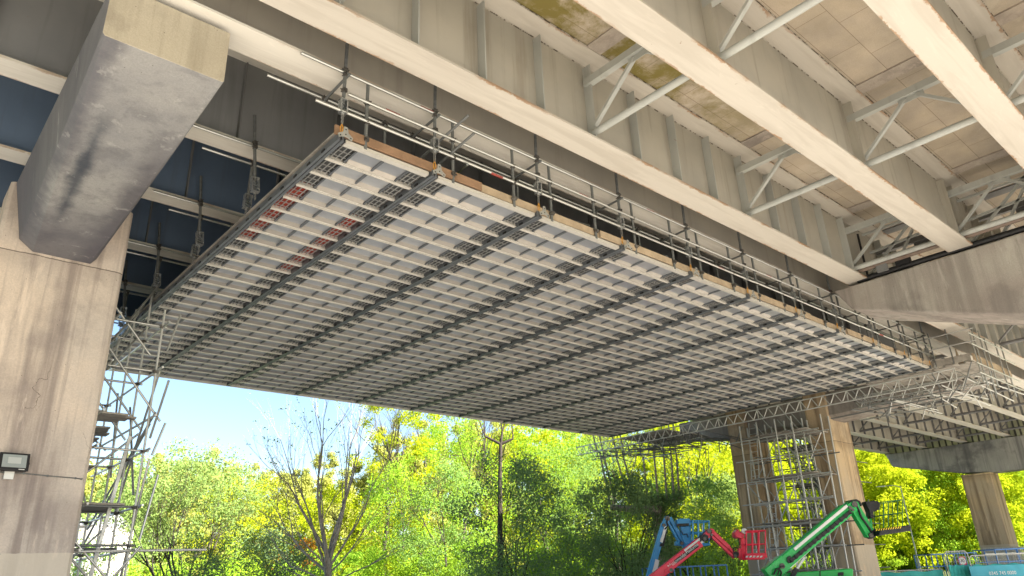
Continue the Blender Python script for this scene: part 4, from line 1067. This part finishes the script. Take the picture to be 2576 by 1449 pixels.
# ================================================================== SITE FENCE, SIGN, LAMP, BUILDINGS
def heras(x0, x1, yt, D, label, banner=None, bt=.5, txt=None):
    p = pv(x0, yt, D); q = pv(x1, yt, D); q.z = p.z
    t = thing('fence_panel', label, 'fence', (p.x, p.y, 0), 'site fence panels')
    b = MB(); zt = p.z; r = .12
    u = (q - p).normalized()
    pts = [V((p.x, p.y, 0.1)), V((p.x, p.y, zt - r)), V((p.x, p.y, zt)) + u * r, V((q.x, q.y, zt)) - u * r, V((q.x, q.y, zt - r)), V((q.x, q.y, .1))]
    b.path(pts, .025, 8); b.build('tube_frame', MT['galv_pale'], t)
    b = MB(); n = int((q - p).length / .12)
    for k in range(1, n): c_ = p.lerp(q, k / n); b.tube((c_.x, c_.y, .15), (c_.x, c_.y, zt), .006, n=4, cap=False)
    for k in range(9): z = .2 + k * (zt - .25) / 8; b.tube((p.x, p.y, z), (q.x, q.y, z), .006, n=4, cap=False)
    b.build('wire_mesh', MT['galv'], t)
    for e in (p, q):
        MB().box((e.x - .35, e.y - .12, 0), (e.x + .35, e.y + .12, .14)).build('foot_block', MT['black'], t)
    if banner:
        z1 = zt - bt
        b = MB(); n = 24
        off = -TH * .05
        vs = []; fs = []
        for k in range(n + 1):
            c_ = p.lerp(q, .02 + .96 * k / n) + off - TH * (.03 * math.sin(k * 1.3))
            vs += [(c_.x, c_.y, .15), (c_.x, c_.y, z1 + .03 * math.sin(k * .9))]
        for k in range(n): fs.append((2*k, 2*k+2, 2*k+3, 2*k+1))
        vs += [tuple(V(v_) + TH * .012) for v_ in vs]; m_ = 2 * (n + 1)
        fs += [tuple(i + m_ for i in f[::-1]) for f in fs[:]]
        b.add(vs, fs, 0, True); b.build('banner', MT[banner], t)
    return t
hD = 37
heras(2140, 2376, 1441, hD, 'long low fence panel with teal netting behind the green lift', 'teal', .06)
heras(2374, 2432, 1388, hD - .3, 'narrow rounded wire fence panel below the round speed sign', 'teal', .62)
t = heras(2436, 2600, 1398, hD - .6, 'fence panel at the right edge with teal banner and phone number', 'teal', .42)
b = MB(); pa = pv(2440, 1437, hD - .8); pb = pv(2600, 1437, hD - .8); b.bar((pa.x, pa.y, .95), (pb.x, pb.y, .95), .02, .5); b.build('number_strip', MT['teal_blue'], t)
text_on('0345 745 0000', (2488, 1443), (2556, 1440.5), hD - .8, .02, MT['white'], t)
t = thing('palisade_fence', 'grey upright bar fence behind the blue rails at the far right', 'fence', (pv(2520, 1400, 52).x, pv(2520, 1400, 52).y, 0))
p = pv(2474, 1382, 52); q = pv(2640, 1368, 52)
for k in range(40):
    c_ = p.lerp(q, k / 39); MB().bar((c_.x, c_.y, .1), (c_.x, c_.y, p.z + .1), .07, .03).build('pale', MT['galv_pale'], t)
for z in (.5, p.z - .3): MB().bar((p.x, p.y, z), (q.x, q.y, z), .05, .05).build('rail', MT['galv'], t)
t = thing('speed_sign', 'round white and red speed limit sign reading 30', 'sign', (pv(2421, 1411, 46).x, pv(2421, 1411, 46).y, 0))
c_ = pv(2421, 1411, 46)
MB().tube(c_, c_ + TH * .03, .27, n=32).build('red_ring', MT['red'], t)
MB().tube(c_ - TH * .006, c_ - TH * .001, .205, n=32).build('white_face', MT['white'], t)
MB().tube((c_.x + TH.x * .06, c_.y + TH.y * .06, 0), (c_.x + TH.x * .06, c_.y + TH.y * .06, c_.z + .2), .035, n=10).build('post', MT['galv'], t)
text_on('30', (2416.3, 1411.2), (2425.7, 1410.8), 46, .012, MT['black'], t, 'numerals', 1.0)
lp = thing('street_lamp', 'tall grey street lamp with a single arm before the yellow trees', 'street lamp', (pv(2316, 1440, 66).x, pv(2316, 1440, 66).y, 0))
base = V((lp.location.x, lp.location.y, 0)); top = pv(2290, 1222, 66); top = V((base.x, base.y, top.z))
MB().tube(base, base + V((0, 0, 1.6)), .11, n=12).tube(base + V((0, 0, 1.6)), top, .06, .04, n=12).build('pole', MT['galv_pale'], lp)
tip = top - SD * 1.5 + V((0, 0, .05))
MB().path([top - V((0, 0, .05)), top - SD * .7 + V((0, 0, .1)), tip], .035).build('arm', MT['galv_pale'], lp)
MB().bar(tip + SD * .1, tip - SD * .6, .24, .1, w2=.14, h2=.05).build('lamp_head', MT['white'], lp)
def house(px, ytop, wpx, D, label, seam=True):
    a = pv(px, ytop, D); b_ = pv(px + wpx, ytop, D)
    t = thing('site_building', label, 'building', (a.x, a.y, 0))
    h_ = a.z; w = (b_ - a).dot(SD)
    o0 = V((a.x, a.y, 0)); c = [o0, o0 + SD * w, o0 + SD * w + FW * 5, o0 + FW * 5]
    b = MB(); b.add([*c, *[p + V((0, 0, h_)) for p in c]], [(0, 1, 5, 4), (1, 2, 6, 5), (2, 3, 7, 6), (3, 0, 4, 7)]); b.build('wall', MT['house'], t)
    b = MB(); e = [p + (p - (c[0] + c[2])/2) * .05 + V((0, 0, h_)) for p in c]; rd = (e[0] + e[3])/2 + V((0, 0, .9)); rd2 = (e[1] + e[2])/2 + V((0, 0, .9))
    b.add([*e, rd, rd2], [(0, 1, 5, 4), (2, 3, 4, 5), (0, 4, 3), (1, 2, 5), (3, 2, 1, 0)]); b.build('roof', MT['roof'], t)
    for k in range(2):
        f = o0 + SD * (w * (.25 + .4 * k)) - FW * .03 + V((0, 0, h_ * .55))
        MB().bar(f, f + SD * min(1.2, w * .2), .05, 1.0).build('window', MT['glass'], t)
    b = MB()
    for k in range(int(w / 1.1)): s_ = o0 + SD * (1.1 * k + .4) - FW * .02; b.bar(s_ + V((0, 0, .05)), s_ + V((0, 0, h_ - .05)), .03, .02)
    b.build('cladding_seams', MT['timber_grey'], t)
    return t
house(160, 1324, 74, 46, 'white clad site building glimpsed behind the scaffold tower')

# ================================================================== GROUND, HILL
def ground_mat():
    m, nt, b, pos = new_mat('pale_hardstanding')
    c = mixc(nt, sst(nt, noise(nt, pos, .25, 6), .35, .65), (0.56, 0.52, 0.455), (0.46, 0.43, 0.385))
    c = mixc(nt, sst(nt, noise(nt, pos, 9, 6, .7), .45, .7, 0, .4), c, (0.26, 0.23, 0.19))
    d_ = nd(nt, 'ShaderNodeVectorMath', {0: pos}, operation='LENGTH').outputs['Value']
    c = mixc(nt, sst(nt, d_, 60, 75), c, (0.10, 0.15, 0.035))
    setin(nt, b, base=c, rough=.95, spec=.2, normal=bump(nt, noise(nt, pos, 12, 6, .7), .4, .03))
    return m
b = MB()
n = 40; ext = 1500
b.add([(-ext, -ext, 0), (ext, -ext, 0), (ext, ext, 0), (-ext, ext, 0)], [(0, 1, 2, 3)])
o = b.build('ground', ground_mat()); tag(o, 'pale compacted yard ground below the bridges', None, None, 'structure')
def hill_z(x, y):
    u = x * FW.x + y * FW.y
    s_ = x * SD.x + y * SD.y
    k = min(1, max(0, (u - 78) / 60)); k = k * k * (3 - 2 * k)
    return k * (9 + 5 * max(0, min(1, (s_ - 20) / 60)))
b = MB(); nu, ns = 24, 60
for i in range(nu + 1):
    for j in range(ns + 1):
        p = FW * (76 + 130 * i / nu) + SD * (-190 + 380 * j / ns)
        b.v.append((p.x, p.y, hill_z(p.x, p.y) + .02 - (.3 if i == 0 else 0)))
for i in range(nu):
    for j in range(ns):
        a = i * (ns + 1) + j; b.f.append([a, a + 1, a + ns + 2, a + ns + 1]); b.m.append(0); b.sm.append(True)
o = b.build('hill', simple('hill_grass', (0.10, 0.13, 0.03), .95, 0, .2, .3)); tag(o, 'grassy hillside under the far woodland', None, None, 'structure')

# ================================================================== TREES
def leaves(np_rng, centers, radii, per, size, flat=.5):
    """leaf shaped faces gathered in clumps; returns vertex array"""
    out = []
    for c_, r0 in zip(centers, radii):
        k = per
        g_ = np_rng.normal(0, 1, (k, 3)); g_ /= np.linalg.norm(g_, axis=1)[:, None] + 1e-6
        g_ *= (np_rng.random((k, 1)) ** .55) * r0
        g_[:, 2] *= .75
        p = c_ + g_
        nrm = g_ / (r0 + 1e-6) + np_rng.normal(0, .7, (k, 3)) + np.array([0, 0, .35])
        nrm /= np.linalg.norm(nrm, axis=1)[:, None] + 1e-6
        t_ = np.cross(nrm, np_rng.normal(0, 1, (k, 3))); t_ /= np.linalg.norm(t_, axis=1)[:, None] + 1e-6
        b_ = np.cross(nrm, t_)
        s_ = size * (.55 + .9 * np_rng.random((k, 1)))
        q = np.stack([p - t_ * s_ * .55, p + b_ * s_ * .3 - t_ * s_ * .05, p + t_ * s_ * .55, p - b_ * s_ * .3 - t_ * s_ * .05], 1)
        out.append(q.reshape(-1, 3))
    return np.concatenate(out)
def leaf_object(name, verts, m, parent=None):
    n = len(verts); me = bpy.data.meshes.new(name)
    if parent is not None: verts = verts - np.array(parent.location)
    me.vertices.add(n); me.vertices.foreach_set('co', verts.astype(np.float32).ravel())
    me.loops.add(n); me.loops.foreach_set('vertex_index', np.arange(n, dtype=np.int32))
    me.polygons.add(n // 4); me.polygons.foreach_set('loop_start', np.arange(0, n, 4, dtype=np.int32)); me.polygons.foreach_set('loop_total', np.full(n // 4, 4, dtype=np.int32))
    me.materials.append(m); me.update(calc_edges=True)
    o = bpy.data.objects.new(name, me); link(o, parent); return o
def crown_points(g_, base, h, r, n, lo=.3, shape='round'):
    cs = []; rs = []
    while len(cs) < n:
        f = g_.random(); z = lo + (1 - lo) * f
        if shape == 'cone': rr = r * (1 - f) ** .8 + .25
        elif shape == 'column': rr = r * (math.sin(math.pi * (.08 + .87 * f)) ** .45)
        elif shape == 'fan': rr = r * (.25 + .75 * f)
        else: rr = r * math.sin(math.pi * (.12 + .82 * f)) ** .7
        a = g_.random() * 6.283; q = rr * (g_.random() ** .42)
        cs.append(np.array([base[0] + q * math.cos(a), base[1] + q * math.sin(a), base[2] + z * h + g_.normal(0, .25)]))
        rs.append(r * (.16 + .16 * g_.random()) + .25)
    return cs, rs
def grow(b, p, d, L, r, depth, g_, spread=.5, up=.25, tips=None, nseg=3, kids=3, mi=0):
    """recursive branch of tapering tubes"""
    p = V(p); d = V(d).normalized()
    for k in range(nseg):
        r2 = r * .86
        q = p + d * (L / nseg)
        b.tube(p, q, r, r2, n=6 if r > .03 else 4, mi=mi, cap=False)
        if depth > 0 and k > 0 and g_.random() < .55:
            dd = (d + V(g_.normal(0, spread, 3))).normalized()
            grow(b, q, dd, L * .6, r2 * .55, depth - 1, g_, spread, up, tips, nseg, kids, mi)
        d = (d + V(g_.normal(0, .09, 3)) + V((0, 0, up * .18))).normalized(); p = q; r = r2
    if depth > 0:
        for k in range(kids):
            dd = (d + V(g_.normal(0, spread, 3)) + V((0, 0, up))).normalized()
            grow(b, p, dd, L * g_.uniform(.62, .85), r * .68, depth - 1, g_, spread, up, tips, nseg, kids, mi)
    elif tips is not None: tips.append(np.array(p))
def at_ground(px, D):
    p = pv(px, 1449, D); p.z = max(0, hill_z(p.x, p.y)); return p
def tree(px, D, h, r, leaf, label, n=60, per=110, size=.2, shape='round', lo=.25, seed=0, name='tree', cat='tree', bark='bark_dark', group=None):
    if leaf != 'dark' and D < 70 and px > 500: D, h, r, size = D * 1.28, h * 1.28, r * 1.28, size * 1.1
    size *= .72; per = int(per * 1.7)
    g_ = np.random.default_rng(seed + 11)
    base = at_ground(px, D)
    t = thing(name, label, cat, base, group)
    b = MB(); tips = []
    if cat == 'tree':
        grow(b, base, (g_.normal(0, .05), g_.normal(0, .05), 1), h * .34, max(.1, h * .013), 3, g_, .42, .35, tips, 3, 3)
    else:
        for k in range(7): grow(b, base, (g_.normal(0, .35), g_.normal(0, .35), 1), h * .4, .045, 2, g_, .4, .3, tips, 3, 2)
    b.build('trunk' if cat == 'tree' else 'stems', MT[bark], t)
    cs, rs = crown_points(g_, base, h, r, n, lo, shape)
    leaf_object('crown', leaves(g_, cs, rs, per, size), L_[leaf], t)
    return t
# young bare tree in front
g_ = np.random.default_rng(5)
base = at_ground(826, 34)
t = thing('bare_tree', 'young tree with bare spreading branches in front of the yellow wood', 'tree', base)
b = MB(); tips = []
b.tube(base, base + V((0, 0, 1.6)), .2, .17, n=10, cap=False)
p = base + V((0, 0, 1.6))
q = p + V((-.05, 0, 1.1)); b.tube(p, q, .17, .15, n=10, cap=False)
for k, (dx, dz, L, r0) in enumerate(((-.55, 1, 2.6, .085), (-.2, 1, 2.9, .1), (.03, 1, 3.1, .1), (.28, 1, 2.8, .09), (.6, .9, 2.3, .07), (-.95, .7, 2.3, .07), (-.35, 1, 2.6, .08), (.1, 1, 2.7, .08))):
    grow(b, q - V((0, 0, .12 * k)), SD * dx + V((0, 0, dz)) + FW * g_.normal(0, .25), L, r0, 4, g_, .25, .2, tips, 3, 2)
for k, (dx, dz) in enumerate(((-1, .55), (1, .5), (-1, .3), (.9, .75), (-.8, .8))):
    grow(b, p + V((0, 0, -.3 + .25 * k)), SD * dx + V((0, 0, dz)) + FW * g_.normal(0, .3), 1.9, .045, 4, g_, .3, .12, tips, 3, 2)
b.build('branches', MT['bark'], t)
cs = [p_ for p_ in tips if p_[2] > 6.5]
cs = [cs[i] for i in range(0, len(cs), 4)]
leaf_object('young_leaves', leaves(g_, cs, [.2] * len(cs), 4, .09), L_['pale'], t)
# feathery pale tree at left
g_ = np.random.default_rng(8)
base = at_ground(470, 37)
t = thing('feathery_tree', 'feathery pale green tree with arching stems right of the scaffold tower', 'tree', base)
b = MB(); tips = []
for k in range(7):
    grow(b, base + V((g_.normal(0, .2), g_.normal(0, .2), 0)), SD * g_.uniform(-.7, .45) + V((0, 0, 1)) + FW * g_.normal(0, .3), 3.1, .075, 3, g_, .36, .1, tips, 4, 3)
b.build('stems', MT['twig'], t)
cs = tips; cs = [c_ for i, c_ in enumerate(cs) if i % max(1, len(cs)//260) == 0]
cs2, rs2 = crown_points(g_, base, 8.4, 4.6, 60, .12)
leaf_object('crown', leaves(g_, cs + cs2, [.5] * len(cs) + [.8] * 60, 44, .11), L_['pale'], t)

T = tree
T(965, 56, 17.5, 2.6, 'yellow', 'tall yellow-green column tree touching the platform edge, left of its twin', 46, 120, .26, 'column', .1, 21)
T(1052, 58, 17.5, 2.4, 'yellow', 'tall yellow-green column tree right of its twin below the platform edge', 46, 120, .26, 'column', .1, 22)
T(1150, 50, 14.2, 3.8, 'bright', 'bright green leafy tree beside the yellow column trees', 70, 120, .22, 'round', .1, 23)
T(1385, 56, 13.6, 4.2, 'bright', 'bright green tree right of the lopped trunk', 64, 120, .23, 'round', .1, 24)
T(1560, 62, 15.0, 4.6, 'pale', 'pale loose tree behind the ivy-clad tree, under the lattice beam end', 56, 90, .24, 'round', .15, 25)
T(1775, 55, 13.2, 4.2, 'yellow', 'yellow bushy tree left of the far pier', 66, 120, .24, 'round', .05, 26)
T(1010, 45, 8.0, 3.0, 'bright', 'low bright green tree right of the bare tree', 50, 110, .2, 'round', .02, 27)
T(1120, 41, 7.2, 2.8, 'mid', 'mid green bushy tree at the foot of the bright green tree', 50, 110, .19, 'round', .0, 28)
T(1300, 40, 7.4, 3.6, 'dark', 'large dark green bush in front of the lopped trunk', 80, 120, .17, 'round', .0, 29, 'bush', 'bush')
T(1470, 41, 7.8, 3.6, 'mid', 'broad shaded green bush in the middle of the wood', 80, 120, .18, 'round', .0, 30, 'bush', 'bush')
T(1580, 38, 6.0, 2.8, 'dark', 'dark bush left of the blue lift', 60, 120, .17, 'round', .0, 31, 'bush', 'bush')
T(1745, 40, 6.0, 3.0, 'mid', 'green bush behind the red lift', 60, 120, .18, 'round', .0, 32, 'bush', 'bush')
T(1850, 48, 6.5, 3.0, 'pale', 'pale green bush at the foot of the far pier left leg', 50, 110, .2, 'round', .0, 33, 'bush', 'bush')
T(690, 40, 4.2, 3.4, 'dark', 'low dark evergreen bush left of the bare tree trunk', 60, 110, .15, 'round', .0, 34, 'bush', 'bush')
T(480, 33, 2.9, 1.8, 'dark', 'small dark bush at the foot of the feathery tree', 30, 110, .14, 'round', .0, 38, 'bush', 'bush')
T(752, 56, 4.4, 1.9, 'orange', 'small orange leaved shrub behind the bare tree', 26, 110, .2, 'round', .15, 35, 'shrub', 'shrub')
T(600, 58, 9.0, 4.0, 'yellow', 'golden yellow tree left of the bare tree', 60, 110, .25, 'round', .05, 36)
T(250, 52, 9.0, 4.0, 'pale', 'pale green tree behind the left scaffold tower', 56, 110, .22, 'round', .02, 37)
T(850, 60, 8.5, 4.4, 'yellow', 'yellow rounded tree directly behind the bare tree', 66, 110, .26, 'round', .05, 39)
T(2410, 86, 10.5, 5, 'bright', 'bright green tree between the street lamp and the distant pier', 60, 110, .28, 'round', .0, 40)
T(2570, 88, 15.5, 6.5, 'bright', 'bright green tree right of the distant pier at the picture edge', 70, 110, .3, 'round', .0, 41)
T(2330, 88, 6.5, 3.6, 'bright', 'low dark bush at the foot of the street lamp', 40, 110, .28, 'round', .0, 42, 'bush', 'bush')
T(215, 41, 3.8, 2.2, 'mid', 'rounded green bush in front of the white site building', 40, 100, .15, 'round', .0, 51, 'bush', 'bush')
# lopped trunk
base = at_ground(1256, 47)
t = thing('lopped_tree', 'tall lopped trunk with short stubs and thin upright shoots', 'tree', base)
g_ = np.random.default_rng(3); b = MB()
zs = [0, 4, 7.5, 9.6]; pp = [base + V((0, 0, z)) + SD * (.12 * i) for i, z in enumerate(zs)]
for i in range(3): b.tube(pp[i], pp[i+1], .2 - .03 * i, .17 - .03 * i, n=10, cap=False)
hd = pp[-1]
for dx, dz, L in ((-1.0, .55, 1.0), (.9, .35, .9), (.15, 1, .8)):
    e = hd + (SD * dx + V((0, 0, dz))) * L; b.tube(hd, e, .1, .07, n=8)
    for k in range(2):
        f = e + V((0, 0, g_.uniform(2.0, 3.2))) + SD * g_.normal(0, .3); b.tube(e, f, .05, .02, n=6)
for k in range(10):
    z = g_.uniform(3, 9); a = g_.uniform(-1, 1); s0 = base + V((0, 0, z)); grow(b, s0, SD * a + V((0, 0, .4)) + FW * g_.normal(0, .4), 1.2, .03, 2, g_, .4, .2, None, 3, 2)
b.build('trunk', MT['bark_dark'], t)
# ivy-clad pollard
base = at_ground(1672, 42)
t = thing('ivy_tree', 'ivy-clad pollard tree with upright shoots and a broken side limb', 'tree', base)
g_ = np.random.default_rng(4); b = MB()
b.tube(base, base + V((0, 0, 5.0)), .4, .3, n=10, cap=False)
hd = base + V((0, 0, 4.7)); arm = hd - SD * 2.6 + V((0, 0, .3)); b.tube(hd, arm, .26, .14, n=8)
for o_ in (-2.6, -2.3, -1.5, -1.2, -.5, .1, .6, 1.0, 1.3):
    s0 = hd + SD * o_ + V((0, 0, .5)); e = s0 + V((0, 0, g_.uniform(4.8, 5.8))) + SD * (o_ * .16 + g_.normal(0, .25)) - SD * (.5 if o_ < -1 else 0)
    b.tube(s0, s0.lerp(e, .5) + SD * g_.normal(0, .08), .07, .05, n=6, cap=False); b.tube(s0.lerp(e, .5), e, .05, .02, n=6)
    for k in range(3): grow(b, s0.lerp(e, g_.uniform(.3, .9)), SD * g_.uniform(-1, 1) + V((0, 0, .7)), .9, .018, 1, g_, .4, .2, None, 3, 2)
b.build('trunk', MT['bark'], t)
cs = []; rs = []
for k in range(70):
    f = g_.random(); cs.append(np.array(base + V((0, 0, .6 + 4.9 * f)) + SD * g_.normal(0, .34 + .3 * f) + FW * g_.normal(0, .45))); rs.append(.5)
for k in range(8): cs.append(np.array(hd + SD * g_.uniform(-.5, 1.2) + V((0, 0, g_.uniform(.2, .9))))); rs.append(.5)
leaf_object('ivy', leaves(g_, cs, rs, 90, .13), L_['dark'], t)

# far woodland on the hillside: one mass
g_ = np.random.default_rng(77)
vs = []
for px in range(1250, 2800, 30):
    for D, h in ((88, 13.5), (100, 15), (114, 16), (130, 17)):
        if D == 88 and px < 1900: continue
        base = at_ground(px + g_.uniform(-16, 16), D + g_.uniform(-5, 5)); hh = h * g_.uniform(.85, 1.12) * (1.0 if px > 1900 else 1.12)
        cs, rs = crown_points(g_, base, hh, 3.7, 24, .02)
        vs.append(leaves(g_, cs, rs, 150, .30))
o = leaf_object('woodland', np.concatenate(vs), L_['yellow']); tag(o, 'bright yellow-green woodland covering the hillside behind the piers', None, None, 'stuff')
vs = []
for px in range(60, 1300, 32):
    for D, h in ((96, 13.0), (108, 14.5), (122, 15)):
        base = at_ground(px + g_.uniform(-16, 16), D + g_.uniform(-5, 5)); hh = h * g_.uniform(.8, 1.15) * (1.2 if px > 930 else .86 if px > 560 else 1)
        cs, rs = crown_points(g_, base, hh, 2.9, 26, .05, 'cone')
        vs.append(leaves(g_, cs, rs, 130, .30))
o = leaf_object('woodland', np.concatenate(vs), L_['gold']); tag(o, 'golden conifer woodland on the skyline at the left', None, None, 'stuff')
vs = []
for px in range(-150, 2760, 26):
    D = g_.uniform(50, 60) if px < 1850 else g_.uniform(82, 88); base = at_ground(px, D)
    cs, rs = crown_points(g_, base, g_.uniform(2.2, 4.0), 2.2, 9, .0)
    vs.append(leaves(g_, cs, rs, 150, .16))
o = leaf_object('undergrowth', np.concatenate(vs), L_['bright']); tag(o, 'green undergrowth at the foot of the trees', None, None, 'stuff')

# ================================================================== CAMERA, SKY, SUN
cam = bpy.data.cameras.new('camera'); cam.sensor_width = 36; cam.lens = F / 2576 * 36; cam.clip_end = 4000; cam.clip_start = .05
co = bpy.data.objects.new('camera', cam); COL.objects.link(co)
mw = Matrix([list(R[0]) + [0], list(R[1]) + [0], list(R[2]) + [1.6], [0, 0, 0, 1]])
co.matrix_world = mw
S.camera = co
EL, AZ = 32.0, 22.0        # sun height; its bearing, degrees from -Y towards +X
dsun = V((math.sin(math.radians(AZ)) * math.cos(math.radians(EL)), -math.cos(math.radians(AZ)) * math.cos(math.radians(EL)), math.sin(math.radians(EL))))
w = bpy.data.worlds.new('World'); S.world = w; w.use_nodes = True
nt = w.node_tree
sky = nt.nodes.new('ShaderNodeTexSky'); sky.sky_type = 'NISHITA'; sky.sun_disc = False
sky.sun_elevation = math.radians(EL); sky.sun_rotation = math.radians(180 - AZ); sky.air_density = 1.0; sky.dust_density = .6; sky.ozone_density = 1.5
bg = nt.nodes['Background']; nt.links.new(sky.outputs[0], bg.inputs[0]); bg.inputs[1].default_value = .05
sl = bpy.data.lights.new('sun', 'SUN'); sl.energy = 5.0; sl.angle = math.radians(.5); sl.color = (1.0, .945, .86)
so = bpy.data.objects.new('sun', sl); COL.objects.link(so); so.rotation_euler = dsun.to_track_quat('Z', 'Y').to_euler()
S.view_settings.view_transform = 'Standard'; S.view_settings.look = 'None'; S.view_settings.gamma = 1; S.view_settings.exposure = 2.5
S.render.film_transparent = False
cy = S.cycles
cy.max_bounces = 8; cy.diffuse_bounces = 6; cy.glossy_bounces = 3; cy.transmission_bounces = 4; cy.caustics_reflective = False; cy.caustics_refractive = False
cy.use_denoising = True
cy.sample_clamp_indirect = 6
